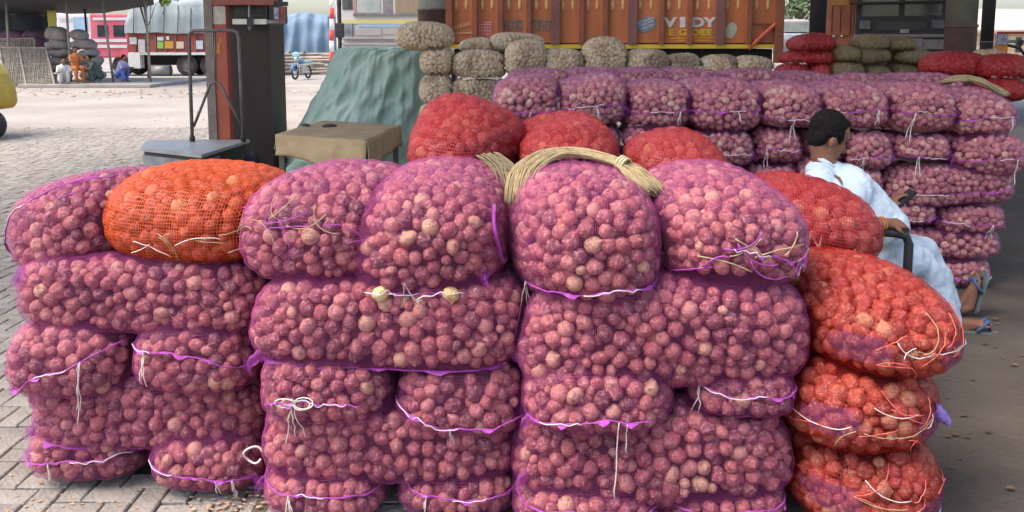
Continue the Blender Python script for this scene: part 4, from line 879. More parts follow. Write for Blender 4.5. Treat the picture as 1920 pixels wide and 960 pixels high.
# ---- rear wall of purple sacks
GW = 'purple net onion sacks in the rear wall'
WD = 5.38
ordn = ['first', 'second', 'third', 'fourth', 'fifth', 'sixth', 'seventh', 'eighth', 'ninth']
wallk = dict(group=GW, rr=(0.030, 0.021), res=0.02, n=(3.2, 3.8))
rgw = random.Random(3)
def wsack(px0, px1, z0, z1, label, df=WD, dep=0.86, hem=True, **k):
    kk = dict(wallk); kk.update(k)
    hz = rgw.uniform(0.28, 0.5); hz2 = hz + rgw.uniform(-0.12, 0.15)
    hm = [H(hz, hz2, rgw.uniform(-0.015, 0.015), -0.9, 0.92, knots=[(rgw.uniform(0.1, 0.9), 2, rgw.uniform(0.08, 0.22))])] if hem else []
    return facez('wall', px0, px1, df, z0, z1, label, dep=dep, hems=hm, ears=[(rgw.choice('LR'), hz)] if hem else (), **kk)
tops = [(922, 1050, 1.115, 1.42), (1046, 1178, 1.115, 1.43), (1172, 1306, 1.09, 1.41), (1288, 1428, 1.085, 1.40), (1418, 1548, 1.10, 1.39), (1540, 1672, 1.08, 1.38), (1664, 1798, 1.08, 1.38), (1786, 1918, 1.04, 1.32)]
for k, (a, b, z0, z1) in enumerate(tops):
    wsack(a, b, z0, z1, 'purple onion sack, %s from the left in the rear wall top row' % ordn[k], arch=0.03)
for k, (a, b, z0, z1) in enumerate([(925, 1050, 0.86, 1.13), (1048, 1172, 0.86, 1.13), (1172, 1296, 0.87, 1.12), (1300, 1418, 0.84, 1.11), (1418, 1514, 0.86, 1.125), (1514, 1590, 0.86, 1.10), (1584, 1684, 0.82, 1.10), (1676, 1794, 0.86, 1.09), (1790, 1926, 0.79, 1.06)]):
    wsack(a, b, z0, z1, 'purple onion sack, %s from the left in the rear wall second row' % ordn[k])
for k, (a, b, z0, z1, dp, h_) in enumerate([(1290, 1400, 0.62, 0.87, 0.86, True), (1398, 1504, 0.64, 0.88, 0.86, True), (1500, 1590, 0.62, 0.88, 0.86, True), (1586, 1664, 0.60, 0.85, 0.86, False), (1658, 1914, 0.56, 0.85, 0.52, True)]):
    wsack(a, b, z0, z1, ['purple onion sack, first from the left in the rear wall third row', 'purple onion sack behind the seated man\'s neck, third row from the top', 'purple onion sack hidden behind the man\'s chest, third row from the top', 'narrow purple onion sack at the man\'s chest, third row from the top', 'long purple onion sack above the phone at the end of the rear wall'][k], dep=dp, hem=h_)
for k, (a, b, z0, z1) in enumerate([(1560, 1672, 0.40, 0.63), (1668, 1770, 0.41, 0.63), (1766, 1908, 0.36, 0.60)]):
    wsack(a, b, z0, z1, ['purple onion sack behind the man\'s belly in the rear wall', 'purple onion sack just right of the phone in the rear wall', 'purple onion sack at the right end, fourth row from the top of the rear wall'][k])
wsack(1640, 1896, 0.18, 0.44, 'long purple onion sack behind the man\'s knees in the rear wall', dep=0.52, hem=False)
wsack(1640, 1766, 0.0, 0.22, 'purple onion sack on the floor behind the man\'s shins')
wsack(1758, 1886, 0.0, 0.215, 'purple onion sack on the floor at the right end of the rear wall')
for k, px in enumerate((1010, 1108, 1202, 1300, 1412, 1520, 1630, 1740)):
    wsack(px - 62, px + 62, 1.18, 1.475 - (0.03 if k > 4 else 0) - (0.03 if k > 5 else 0), 'purple onion sack, %s from the left behind the rear wall top row' % ordn[k], df=6.5, hem=False, dep=0.7)
for k, px in enumerate((985, 1140, 1280)):
    wsack(px - 80, px + 80, 0.0, 0.87, 'purple sack buried low in the rear wall behind the %s red sack' % ('first', 'middle', 'smallest')[k], hem=False, dep=0.5, n=(4, 4), group='buried sacks low in the rear wall', support=True)

# ---- pale sacks behind, and the far stacks
def farsack(kind, a, b, y0, y1, d, label, group, dep=0.55, name='garlic_sack', rr=(0.032, 0.017), **k):
    z0 = P(0, y1, d).z; z1 = P(0, y0, d + 0.25).z
    return facez(kind, a, b, d, z0, z1, label, dep=dep, group=group, name=name, rr=rr, joined=True, res=0.035, n=k.pop('n', (2.6, 2.9)), **k)
GG = 'beige net garlic sacks behind the purple wall'
gl = [(742, 852, 40, 97, 'topmost beige garlic sack, leaning over the green tarpaulin'), (788, 852, 88, 143, 'beige garlic sack directly under the topmost one beside the tarpaulin'), (845, 948, 94, 149, 'wide beige garlic sack with a yellow mark next to the tarpaulin column'),
      (787, 848, 139, 198, 'pale garlic sack third from the top beside the green tarpaulin'), (843, 955, 142, 202, 'large beige garlic sack low behind the first purple wall sack'), (787, 842, 192, 238, 'beige garlic sack low beside the green tarpaulin, above the lowest'),
      (787, 843, 232, 288, 'lowest beige garlic sack beside the green tarpaulin'), (845, 955, 198, 262, 'beige garlic sack low behind the first red sack')]
for a, b, y0, y1, lb in gl: farsack('garlic', a, b, y0, y1, 9.7, lb, GG, rot=(0, 0, 0) if False else (0, 0, 0)) if False else farsack('garlic', a, b, y0, y1, 9.7, lb, GG)
for a, b, y0, y1, d, lb in ((858, 925, 72, 100, 10.4, 'small beige garlic sack in front of the red notice on the truck'), (918, 1022, 60, 98, 10.4, 'beige garlic sack lying in front of the dark script on the truck'), (943, 1024, 72, 145, 9.6, 'white and pink streaked garlic sack standing upright'), (1013, 1098, 92, 145, 9.7, 'beige garlic sack right of the upright streaked sack'), (1092, 1180, 69, 142, 9.7, 'tallest grey beige garlic sack with a yellow tag'), (1172, 1254, 92, 143, 9.7, 'beige garlic sack with a pale stripe below the truck emblem'), (1244, 1314, 97, 143, 9.8, 'beige garlic sack below the white lettering of the truck'), (1312, 1384, 102, 144, 9.7, 'beige garlic sack below the painted bird of the truck'), (1378, 1456, 103, 148, 9.6, 'last beige garlic sack before the red stack')):
    farsack('garlic', a, b, y0, y1, d, lb, GG)
GRS = 'far red net sacks'
for a, b, y0, y1, d, lb in ((1482, 1568, 65, 99, 8.9, 'top red net sack of the stack by the dark post'), (1466, 1572, 93, 124, 8.9, 'second red net sack from the top of the stack by the dark post'), (1464, 1520, 118, 156, 8.85, 'lowest visible red net sack on the left of the stack by the dark post'), (1516, 1566, 118, 156, 8.85, 'lowest visible red net sack on the right of the stack by the dark post'),
                           (1740, 1858, 96, 150, 7.8, 'bulging red net sack in front of the thick round post'), (1728, 1812, 140, 172, 7.7, 'red net sack under the bulging one by the thick post'), (1854, 1935, 106, 152, 7.5, 'upper red net sack with a white string at the far right'), (1846, 1935, 148, 196, 7.4, 'lower red net sack at the far right beside the twine hank')):
    farsack('far_red', a, b, y0, y1, d, lb, GRS, name='onion_sack', n=(2.3, 2.4))
GT = 'tan net sacks in front of the dark truck'
for k, (a, b, y0, y1) in enumerate(((1604, 1668, 62, 99), (1564, 1612, 84, 120), (1602, 1670, 88, 123), (1560, 1620, 115, 156), (1614, 1674, 116, 156), (1652, 1714, 66, 101), (1674, 1756, 89, 123), (1670, 1722, 116, 156), (1712, 1768, 112, 156))):
    farsack('tan', a, b, y0, y1, 8.7, ['tan sack at the very top of the heap before the dark truck', 'small tan sack beside the red stack, upper', 'tan sack in the middle under the topmost tan sack', 'tan sack low beside the red stack', 'tan sack low in the middle of the heap before the dark truck', 'tan sack with yellow tint second from the top before the dark truck', 'wide tan sack to the right in the heap before the dark truck', 'tan sack low under the wide right one', 'last low tan sack by the bulging red sack'][k], GT, name='produce_sack')
farsack('garlic', 1842, 1874, 92, 112, 9.0, 'small grey sack lump beside the cart frame', GG)

# ------------------------------------------------------------------ which bulbs can be seen
AV = []; AF = []
for s in SACKS:
    o_ = len(AV); W = np.array(s.Mx.to_3x3()); s.W0 = s.V0 @ W.T + np.array(s.loc)
    AV += [tuple(v) for v in s.W0]; AF += [tuple(int(i) + o_ for i in f) for f in s.F0]
BV = BVHTree.FromPolygons(AV, AF)
EYES = [Vector((0, 0, CAMH)), Vector((-0.7, 0, CAMH)), Vector((0.7, 0, CAMH)), Vector((0, 0.1, CAMH + 0.25))]
def seen(p, n, off=0.02):
    q = p + n * off
    for c in EYES:
        dv = c - q; L = dv.length
        if n.dot(dv) < -0.15 * L: continue
        if BV.ray_cast(q, dv / L, L)[0] is None: return True
    return False

def build_net(s, V, F, mat, parent, name='net'):
    me = bpy.data.meshes.new(name); me.from_pydata(V.tolist(), [], F.tolist()); me.materials.append(mat)
    me.polygons.foreach_set('use_smooth', [True] * len(F))
    fn = np.cross(V[F[:, 2]] - V[F[:, 0]], V[F[:, 3]] - V[F[:, 1]]); ax = np.argmax(np.abs(fn), axis=1)
    pick = np.array([[1, 2], [0, 2], [0, 1]])[ax]
    uv = np.stack([np.take_along_axis(V[F[:, k]], pick, 1) for k in range(4)], 1).reshape(-1)
    me.uv_layers.new(name='UVMap').data.foreach_set('uv', uv.astype(np.float32))
    me.update(); return link(bpy.data.objects.new(name, me), parent)

LOW_V, LOW_F = None, None
_m = MB(); _m.ell((0, 0, 0), (1, 1, 1), 7, 5); LOW_V = np.array(_m.v); LOW_F = _m.f
N_ON = 0
for s in SACKS:
    rg = np.random.default_rng(s.seed + 1000); rnd = random.Random(s.seed)
    e = tag(empty(s.name, s.loc, (R(s.rot[1]), R(s.rot[2]), R(s.rot[0]))), s.label, 'sack', s.group); s.e = e
    net, bulbs, core = KIND[s.kind]
    V, F = sack_form(s, s.res if not s.support else 0.05)
    N, area = vnormals(V, F); W3 = np.array(s.Mx.to_3x3()); WV = V @ W3.T + np.array(s.loc); WN = N @ W3.T
    Nc, _ = vnormals(s.V0, s.F0)
    inner = s.V0 - Nc * (0.042 if not s.support else 0.006)
    raw('filling', inner, s.F0, core, e, True)
    placed = np.zeros((0, 3)); prad = np.zeros(0); pn = np.zeros((0, 3))
    if not s.support:
        fc = WV[F].mean(1); fnn = WN[F].mean(1); tocam = np.array([0, 0, CAMH]) - fc
        ok = (fnn * tocam).sum(1) / np.linalg.norm(tocam, axis=1) > -0.35
        pr = area * ok; pr = pr / pr.sum()
        rads = s.rr[0] + (s.rr[1] - s.rr[0]) * np.array([0, 0.12, 0.28, 0.5, 0.75, 1.0]); per = int(min(900, 2.6 * (area * ok).sum() / (math.pi * (0.7 * s.rr[0]) ** 2)))
        acc = np.zeros((1600, 3)); acr = np.zeros(1600); acn = np.zeros((1600, 3)); na = 0
        for ri, r0 in enumerate(rads):
            fi = rg.choice(len(F), per, p=pr); uvw = rg.dirichlet((1, 1, 1, 1), per)
            pp = np.einsum('nk,nkd->nd', uvw, V[F[fi]]); nn = np.einsum('nk,nkd->nd', uvw, N[F[fi]])
            for p_, n_ in zip(pp, nn):
                r_ = r0 * (0.92 + 0.16 * rg.random())
                if na and np.any(((acc[:na] - p_) ** 2).sum(1) < (0.76 * (acr[:na] + r_)) ** 2): continue
                if na >= 1590: break
                acc[na] = p_; acr[na] = r_; acn[na] = n_ / np.linalg.norm(n_); na += 1
        top_n = na; rg_ = 0.8 * s.rr[0]                      # second layer showing through the gaps of the first
        fi = rg.choice(len(F), per * 2, p=pr); uvw = rg.dirichlet((1, 1, 1, 1), per * 2)
        pp = np.einsum('nk,nkd->nd', uvw, V[F[fi]]); nn = np.einsum('nk,nkd->nd', uvw, N[F[fi]])
        for p_, n_ in zip(pp, nn):
            if na >= 1590: break
            if np.any(((acc[:top_n] - p_) ** 2).sum(1) < (acr[:top_n] * 0.98) ** 2): continue
            if na > top_n and np.any(((acc[top_n:na] - p_) ** 2).sum(1) < (1.0 * rg_) ** 2): continue
            acc[na] = p_; acr[na] = rg_ * rg.uniform(0.9, 1.1); acn[na] = n_ / np.linalg.norm(n_); na += 1
        placed, prad, pn = acc[:na], acr[:na], acn[:na]
        depth = prad * rg.uniform(0.80, 1.0, na) + np.clip(0.8 * s.rr[0] - prad, 0, 1) * 0.7; depth[top_n:] += 0.75 * s.rr[0]
        ctr = placed - pn * depth[:, None]
        vis = [seen(s.Mx @ Vector(p_), (s.Mx.to_3x3() @ Vector(n_))) for p_, n_ in zip(placed, pn)]
        ids = [i for i in range(na) if vis[i]]
        if s.joined:
            VV = []; FF = []
            for i in ids:
                o_ = len(VV); q = LOW_V * (prad[i] * np.array([1, 1, 1]) * (0.9 + 0.2 * rg.random(3))) + ctr[i]
                VV += q.tolist(); FF += [tuple(j + o_ for j in f) for f in LOW_F]
            if VV: tag(raw('bulbs', VV, FF, bulbs, e, True), kind='stuff')
        else:
            if len(ids) > 300:
                ids = sorted(ids, key=lambda i: -prad[i] * (1.0 if i < top_n else 0.6) * max(0.15, float((s.Mx.to_3x3() @ Vector(pn[i])).dot((EYES[0] - s.Mx @ Vector(placed[i])).normalized()))))[:300]
            for i in ids:
                o_ = bpy.data.objects.new('onion', bulbs[rnd.randrange(len(bulbs))]); COL.objects.link(o_); o_.parent = e
                o_.location = ctr[i]; r_ = prad[i]; o_.scale = (r_, r_, r_); o_.rotation_euler = (rnd.uniform(0, 6.28), rnd.uniform(0, 6.28), rnd.uniform(0, 6.28))
            N_ON += len(ids)
    # net drawn tight over the bulbs
    if len(placed):
        out = np.zeros(len(V))
        for c0_ in range(0, len(V), 3000):
            vv = V[c0_:c0_ + 3000]; d2 = ((vv[:, None, :] - placed[None, :top_n]) ** 2).sum(2); j = d2.argmin(1); dm = np.sqrt(d2[np.arange(len(vv)), j]); r_ = prad[j]
            t = np.clip(dm / r_, 0, 1.15); hh = r_ * (np.sqrt(np.clip(1.35 - t ** 2, 0.01, 2)) - math.sqrt(1.35)); hh[dm > r_ * 2.2] = -0.006
            out[c0_:c0_ + 3000] = np.maximum(hh, -0.013)
        tight = 0.42 if s.kind in ('purple', 'deep_orange', 'wall') else (0.6 if s.kind == 'red' else 0.5)
        Vn = V + N * (0.008 + out * tight)[:, None]
    else: Vn = V + N * 0.003
    s.net_o = build_net(s, Vn, F, s.net or net, e)
    # hems, corner ears, strings
    lb = BVHTree.FromPolygons([tuple(v) for v in Vn], [tuple(int(i) for i in f) for f in F])
    s.bvh = lb
    def front(x, z, out=0.006):
        h_ = lb.ray_cast(Vector((x, -s.d, z)), Vector((0, 1, 0)))
        if h_[0] is None:
            h_ = lb.find_nearest(Vector((x, -s.d / 2, z)))
            if h_[0] is None: return Vector((x, -s.d / 2, z))
            return h_[0] + h_[1] * out
        return h_[0] + Vector((0, -out, 0))
    s.front = front
    far = s.loc.y > 4.8
    for (zl, zr, sag, xa, xb, hm, knots, bow) in s.hems:
        n_ = 30; pts = []
        for i in range(n_ + 1):
            t = i / n_; x = s.w / 2 * (xa + (xb - xa) * t); z = s.h * (zl + (zr - zl) * t) - sag * 4 * t * (1 - t) + 0.020 * nz(t * 4, s.seed) + 0.008 * nz(t * 11, s.seed)
            pts.append(front(x, max(0.012, z), 0.007))
        mb = MB(); mb.tube(pts, [0.0030 + 0.0030 * max(-0.6, nz(i * 0.7, s.seed, 4)) for i in range(n_ + 1)], 5); hem = mb.build('hem', hm, e, True)
        V2 = []; F2 = []
        for i, p_ in enumerate(pts):
            k_ = (0.002 + 0.026 * max(0, nz(i * 0.3, s.seed, 9) - 0.02)); a_ = 1.4 * nz(i * 0.8, s.seed, 5) + nz(i * 0.3, s.seed)
            V2 += [p_ + Vector((0, 0, 0.002)), p_ + Vector((0, -k_ * 0.5 * (1 + math.cos(a_)), -k_ * (0.7 + 0.5 * math.sin(a_))))]
        for i in range(n_): F2.append((2 * i, 2 * i + 1, 2 * i + 3, 2 * i + 2))
        raw('frill', V2, F2, hm, hem, True)
        if hm is HEM_P and (knots or bow):
            a_ = int(n_ * rnd.uniform(0.0, 0.55)); b_ = min(n_, a_ + int(n_ * rnd.uniform(0.2, 0.6)))
            mb = MB(); mb.tube([p_ + Vector((0, -0.005 - 0.003 * nz(i * 1.3, s.seed, 3), 0.012 * nz(i * 0.55, s.seed, 6))) for i, p_ in enumerate(pts)][a_:b_], 0.0019 if not far else 0.003, 4); mb.build('lacing', STRING_W, e, True)
        for (t, ns, ln) in knots:
            p_ = pts[int(t * n_)]
            for q in range(ns):
                dx = rnd.uniform(-0.25, 0.25) if ns > 1 else rnd.uniform(-0.05, 0.05); ll = ln * rnd.uniform(0.7, 1.05); pp = [p_ + Vector((0, -0.008, 0.0))]
                for i in range(1, 9):
                    z = p_.z - ll * i / 8; x = p_.x + dx * ll * i / 8 + 0.012 * nz(i * 0.5, q, s.seed) * min(1, ll * 6)
                    y = pp[-1].y
                    h_ = lb.ray_cast(Vector((x, -s.d, z)), Vector((0, 1, 0))) if z > 0.02 else (None,)
                    y = min(h_[0].y - 0.006, y + 0.02) if h_[0] is not None else y
                    pp.append(Vector((x, y, z)))
                mb = MB(); mb.tube(pp, 0.0021 if not far else 0.0034, 4); mb.build('string', STRING_W, e, True)
        if bow is not None:
            p_ = pts[int(bow * n_)]
            for q in range(4):
                a0 = (0.2, 2.4, -0.3, 2.9)[q]; ra = rnd.uniform(0.022, 0.034)
                mb = MB(); mb.tube([p_ + Vector((ra * math.cos(a0) + ra * math.cos(a_ + a0 + math.pi) , -0.012 - 0.006 * math.sin(a_), ra * 0.4 * math.sin(a0) + ra * 0.55 * math.sin(a_ + a0 + math.pi))) for a_ in np.linspace(0, 2 * math.pi, 12)], 0.0026, 4); mb.build('string_loop', STRING_W, e, True)
    for side, zf in s.ears:
        sg = -1 if side == 'L' else 1
        p_ = front(sg * s.w * 0.47, s.h * zf, 0.004); L_ = rnd.uniform(0.035, 0.06)
        V2 = []; F2 = []; K = 9; J = 6
        dr = Vector((sg * 0.8, -0.45, rnd.uniform(-0.25, 0.1))).normalized()
        for j in range(J + 1):
            t = j / J; rad = 0.020 * (1 - t) ** 0.7 + 0.004 + 0.012 * t ** 2
            c_ = p_ + dr * (L_ * t - 0.02) + Vector((0, 0, -0.025 * t * t))
            for k_ in range(K):
                an = 2 * math.pi * k_ / K; rr_ = rad * (1 + 1.1 * nz(k_ * 1.7, j * 0.8, s.seed))
                V2.append(c_ + Vector((0.3 * rr_ * math.cos(an) * -sg, 0.8 * rr_ * math.cos(an), rr_ * math.sin(an) * 1.2)))
        for j in range(J):
            for k_ in range(K): F2.append((j * K + k_, j * K + (k_ + 1) % K, (j + 1) * K + (k_ + 1) % K, (j + 1) * K + k_))
        raw('net_corner', V2, F2, NET_TUFT if s.kind in ('purple', 'wall') else (HEM_B if s.kind == 'deep_orange' else net), e, True).data.uv_layers.new(name='UVMap')
    # dressed up individually
    if s.strings in ('messy', 'spill', 'jute', 'tuft'):
        cx_, cz_ = {'messy': (0.0, 0.45), 'spill': (-0.02, 0.42), 'jute': (0.02, 0.42), 'tuft': (0.0, 0.7)}[s.strings]
        cols = {'messy': [STRING_R, STRING_J, STRING_W, STRING_R, STRING_R], 'spill': [STRING_J, STRING_W], 'jute': [STRING_J, HEM_P], 'tuft': [STRING_J, HEM_P]}[s.strings]
        cnt = {'messy': 13, 'spill': 9, 'jute': 14, 'tuft': 14}[s.strings]
        for q in range(cnt):
            x = s.w * (cx_ + rnd.uniform(-0.36, 0.36)); z = s.h * (cz_ + rnd.uniform(-0.14, 0.14)); an = rnd.uniform(-0.6, 0.6) + (math.pi if rnd.random() < 0.5 else 0); L_ = rnd.uniform(0.05, 0.2); cur = rnd.uniform(-6, 6); pp = []
            for i in range(9):
                pp.append(front(x, z, 0.006 + 0.006 * rnd.random())); x += L_ / 8 * math.cos(an); z += L_ / 8 * math.sin(an); an += cur / 8 * 0.35; z = min(max(z, 0.03), s.h * 0.95)
            mb = MB(); mb.tube(pp, 0.0018 if s.strings != 'jute' else 0.0028, 4); mb.build('string', cols[q % len(cols)], e, True)
    if s.strings == 'messy':
        for q, (xf, zf) in enumerate(((-0.30, 0.50), (0.30, 0.42), (0.05, 0.4))):     # blue and red gathered net patches
            c_ = front(s.w * xf, s.h * zf, 0.004); V2 = []; F2 = []
            for j in range(5):
                for k_ in range(9):
                    u = (k_ / 8 - 0.5) * 0.15; v = (j / 4 - 0.5) * 0.09; pt = front(c_.x + u, min(s.h * 0.9, max(0.03, c_.z + v)), 0.006 + 0.008 * abs(nz(k_ * 0.9, j * 0.9, s.seed + q))); V2.append(pt)
            for j in range(4):
                for k_ in range(8):
                    if ((k_ - 3.5) / 4.2) ** 2 + ((j - 1.5) / 2.2) ** 2 < 1.0 + 0.5 * nz(k_, j, s.seed + q): F2.append((j * 9 + k_, j * 9 + k_ + 1, (j + 1) * 9 + k_ + 1, (j + 1) * 9 + k_))
            if q < 2: raw('net_patch', V2, F2, NET_BLUE if 'NET_BLUE' in globals() else globals().setdefault('NET_BLUE', net_mat('blue_net', (0.12, 0.10, 0.36), (0.26, 0.09, 0.26), 0.16, 0.2, 110.0)), e, True).data.uv_layers.new(name='UVMap')
    if s.strings == 'mouth':
        for q in range(7):
            x = s.w * (-0.36 + 0.105 * q + rnd.uniform(-0.02, 0.02)); z = s.h * (0.13 + 0.07 * (q % 2)) - (0.03 if q in (3, 4) else 0); p_ = front(x, max(0.03, z), 0.020); r_ = rnd.uniform(0.028, 0.036)
            o_ = bpy.data.objects.new('onion', PEELED[0]); COL.objects.link(o_); o_.parent = e; o_.location = p_; o_.scale = (r_, r_, r_); o_.rotation_euler = (rnd.uniform(0, 6), rnd.uniform(0, 6), 0)
        mb = MB(); mb.tube([front(s.w * (-0.34 + 0.05 * i + 0.04 * nz(i * 1.7, 4)), s.h * (0.22 + 0.22 * nz(i * 0.9, 8)), 0.045) for i in range(14)], 0.0022, 4); mb.build('string', STRING_W, e, True)
        mb = MB(); mb.tube([front(s.w * (0.465 - 0.01 * i), s.h * (0.2 + 0.08 * i), 0.006) for i in range(9)], 0.008, 5); mb.build('hem', HEM_P, e, True)
    if s.strings == 'gather':
        c_ = front(s.w * 0.12, s.h * 0.38, 0.004)
        for q in range(12):
            an = q / 12 * 2 * math.pi; pp = [front(c_.x + rr_ * math.cos(an), min(s.h * 0.93, max(0.03, c_.z + rr_ * 0.8 * math.sin(an))), 0.004 + 0.014 * (1 - rr_ / 0.16)) for rr_ in (0.008, 0.03, 0.06, 0.10)]
            mb = MB(); mb.tube(pp, [0.007, 0.006, 0.004, 0.001], 5); mb.build('net_fold', M('red_fold', (0.50, 0.025, 0.03), (0.42, 0.03, 0.035), 30, rough=0.5), e, True)
        for q in range(3): mb = MB(); mb.tube([c_ + Vector((0.01 * q - 0.01, -0.02, 0.0)), c_ + Vector((0.03 + 0.012 * q, -0.03, 0.045)), c_ + Vector((0.02 + 0.03 * q, -0.026, 0.07 - 0.05 * q))], 0.004, 4); mb.build('string', STRING_W, e, True)
    if s.strings == 'print':
        p_ = front(-0.02, s.h * 0.46, 0.012); text('IN! N', 0.085, M('print_pale', (0.42, 0.20, 0.16), (0.36, 0.12, 0.10), 60), e, (p_.x - 0.2, p_.y, p_.z), (R(78), 0, R(3)), name='faded_print', extrude=0.001)
print('onions', N_ON, 'sacks', len(SACKS))

# ------------------------------------------------------------------ pavers: the largest that show are single bricks, the rest one part
cand = []
for pz_ in PAVERS:
    x, y, ori, k, z, rz, tl = pz_
    u, v = pix((x, y, 0)); vis = -40 < u < 1960 and 150 < v < 1000 and seen(Vector((x, y, 0.0)), Vector((0, 0, 1)), 0.01)
    cand.append((y if vis else 1e9, pz_))
cand.sort(key=lambda c: c[0])
restV = {0: [], 1: [], 2: []}; restF = {0: [], 1: [], 2: []}
for i, (key, (x, y, ori, k, z, rz, tl)) in enumerate(cand):
    if i < 300 and key < 1e8:
        o_ = bpy.data.objects.new('paver', pv_me[(ori, k)]); COL.objects.link(o_); o_.parent = pav; o_.location = (x, y, z); o_.rotation_euler = (tl, tl * 0.7, rz)
    elif not (-1.8 < x < 1.4 and 3.0 < y < 4.6):
        V, F = paver_geo(*((2 * PV_W, PV_W) if ori == 0 else (PV_W, 2 * PV_W))); c_, s_ = math.cos(rz), math.sin(rz); b0 = len(restV[k])
        restV[k] += [(x + a * c_ - b * s_, y + a * s_ + b * c_, z + h_ + tl * b) for a, b, h_ in V]; restF[k] += [tuple(j + b0 for j in f) for f in F]
for k in range(3): tag(raw('paver_field', restV[k], restF[k], PAVER[k], pav), kind='stuff')

# ================================================================== things between the sacks and the yard
# green tarpaulin thrown over a heap
hd0 = 10.7; o = P(680, 300, hd0 + 0.6); o.z = 0
e = tag(empty('covered_heap', o), 'heap covered with a pale green tarpaulin hanging in folds', 'tarpaulin')
GTARP = M('pale_green_tarp', (0.40, 0.57, 0.47), (0.53, 0.65, 0.56), 2.5, rough=0.75, bump=1.0, bscale=4.5)
lv = [(90, 640, 786), (95, 628, 790), (108, 618, 792), (140, 607, 792), (175, 594, 792), (205, 574, 793), (240, 556, 792), (270, 545, 790), (296, 536, 788), (310, 528, 786)]
K = 220; V = []; F = []
lv2 = []
for (a, b) in zip(lv[:-1], lv[1:]): lv2 += [tuple(x + (y - x) * q / 4 for x, y in zip(a, b)) for q in range(4)]
lv = lv2 + [lv[-1]]
for j, (py, pl, pr) in enumerate(lv):
    t = j / (len(lv) - 1); z = max(-0.02, P(0, py, hd0 + 0.3).z); xl, xr = P(pl, py, hd0 + 0.3).x, P(pr, py, hd0 + 0.3).x
    if j == len(lv) - 1: z = -0.02
    cx_, hw = (xl + xr) / 2, (xr - xl) / 2; cy_, hy = hd0 + 0.75, 0.55 + 0.25 * t
    for k in range(K):
        an = 2 * math.pi * k / K; ca, sa = math.cos(an), math.sin(an); q = (abs(ca) ** 3.2 + abs(sa) ** 3.2) ** (-1 / 3.2)
        fold = (0.03 + 0.12 * t ** 0.7) * (0.8 * nz(an * 3.4, t * 1.2, 4) + 0.9 * (0.35 - abs(nz(an * 6.5 + t * 1.5, t * 1.1, 9))) + 0.5 * (0.3 - abs(nz(an * 13 - t * 3, t * 2, 5)))) + 0.16 * (0.3 - abs(nz(an * 3 + t * 5, t * 4, 2))) + 0.04 * nz(an * 9, t * 12, 7)
        V.append((cx_ + hw * ca * q * (1 + 0.25 * fold) + fold * ca * 0.3, cy_ + hy * sa * q + fold * sa, z + 0.035 * nz(an * 4, t * 3, 8)))
for j in range(len(lv) - 1):
    for k in range(K): F.append((j * K + k, (j + 1) * K + k, (j + 1) * K + (k + 1) % K, j * K + (k + 1) % K))
V.append((P(725, 92, hd0 + 0.3).x, hd0 + 0.75, P(0, 88, hd0 + 0.3).z)); F += [(len(V) - 1, k, (k + 1) % K) for k in range(K)]
ob = raw('tarpaulin', [tuple(Vector(v) - o) for v in V], F, GTARP, e, True); md = ob.modifiers.new('smooth', 'SUBSURF'); md.levels = md.render_levels = 1
# scrap of tarpaulin under the table
o = P(572, 305, 10.2); o.z = 0
cl = cloth(lambda u, v: ((u - 0.5) * 0.75, (v - 0.5) * 0.6, 0.004 + 0.16 * math.sin(math.pi * u) * math.sin(math.pi * v) * (0.7 + nz(u * 4, v * 4, 3))), 18, 14, 'tarp_scrap', GTARP); cl.location = o
tag(cl, 'crumpled scrap of green tarpaulin on the ground under the table', 'tarpaulin')

# table covered with sacking
FL, FR, BR = Vector((-2.66, 9.0, 0)), Vector((-1.53, 8.4, 0)), Vector((-1.40, 10.0, 0)); BL = FL + BR - FR; TZ = 0.66
o = (FL + FR + BR + BL) / 4; e = tag(empty('covered_table', o), 'low table draped with brown sacking beside the green tarpaulin', 'table')
JUTE = M('jute_sacking', (0.58, 0.42, 0.23), (0.48, 0.34, 0.19), 5, rough=0.95, bump=0.8, bscale=9)
JUTED = M('jute_top', (0.48, 0.36, 0.22), (0.40, 0.29, 0.18), 4, rough=0.95, bump=0.4, bscale=90)
def tb(u, v): return FL * (1 - u) * (1 - v) + FR * u * (1 - v) + BR * u * v + BL * (1 - u) * v - o
cloth(lambda u, v: tuple(tb(u, v) + Vector((0, 0, TZ + 0.012 * nz(u * 6, v * 5, 1)))), 20, 20, 'cover_top', JUTED, e, 0.012)
for (a, b, nm, dr, sd) in ((FL, FR, 'cover_front', 0.30, 2), (FR, BR, 'cover_side', 0.34, 5), (BR, BL, 'cover_back', 0.2, 6), (BL, FL, 'cover_end', 0.22, 7)):
    nrm = (b - a).cross(Vector((0, 0, 1))).normalized()
    cloth(lambda u, v: tuple(a * (1 - u) + b * u - o + nrm * (0.004 + 0.05 * v * (0.4 + nz(u * 5, v, sd))) + Vector((0, 0, TZ + 0.004 - v * (dr * (0.78 + 0.3 * nz(u * 3, sd) + (0.25 * u if nm == 'cover_front' else 0)))))), 24, 8, nm, JUTE, e, 0.01)
for q in (FL + Vector((0.04, 0.08, 0)), FR + Vector((-0.04, 0.1, 0)), BR + Vector((-0.05, -0.06, 0)), BL + Vector((0.06, -0.06, 0))):
    mb = MB(); p_ = q - o; mb.box(p_.x - 0.03, p_.x + 0.03, p_.y - 0.03, p_.y + 0.03, -0.03, TZ - 0.02); mb.build('leg', M('grey_leg', (0.22, 0.19, 0.16), (0.15, 0.13, 0.11), 8), e)
for q, (u, v, r_) in enumerate(((0.04, 0.55, 0.035), (0.30, 0.62, 0.06))):
    mb = MB(); p_ = tb(u, v); mb.ell((p_.x, p_.y, TZ + 0.015), (r_ * 1.6, r_, 0.03), 10, 6); mb.build('sacking_lump', M('dark_sacking', (0.10, 0.065, 0.05), (0.07, 0.05, 0.04), 9), e, True)

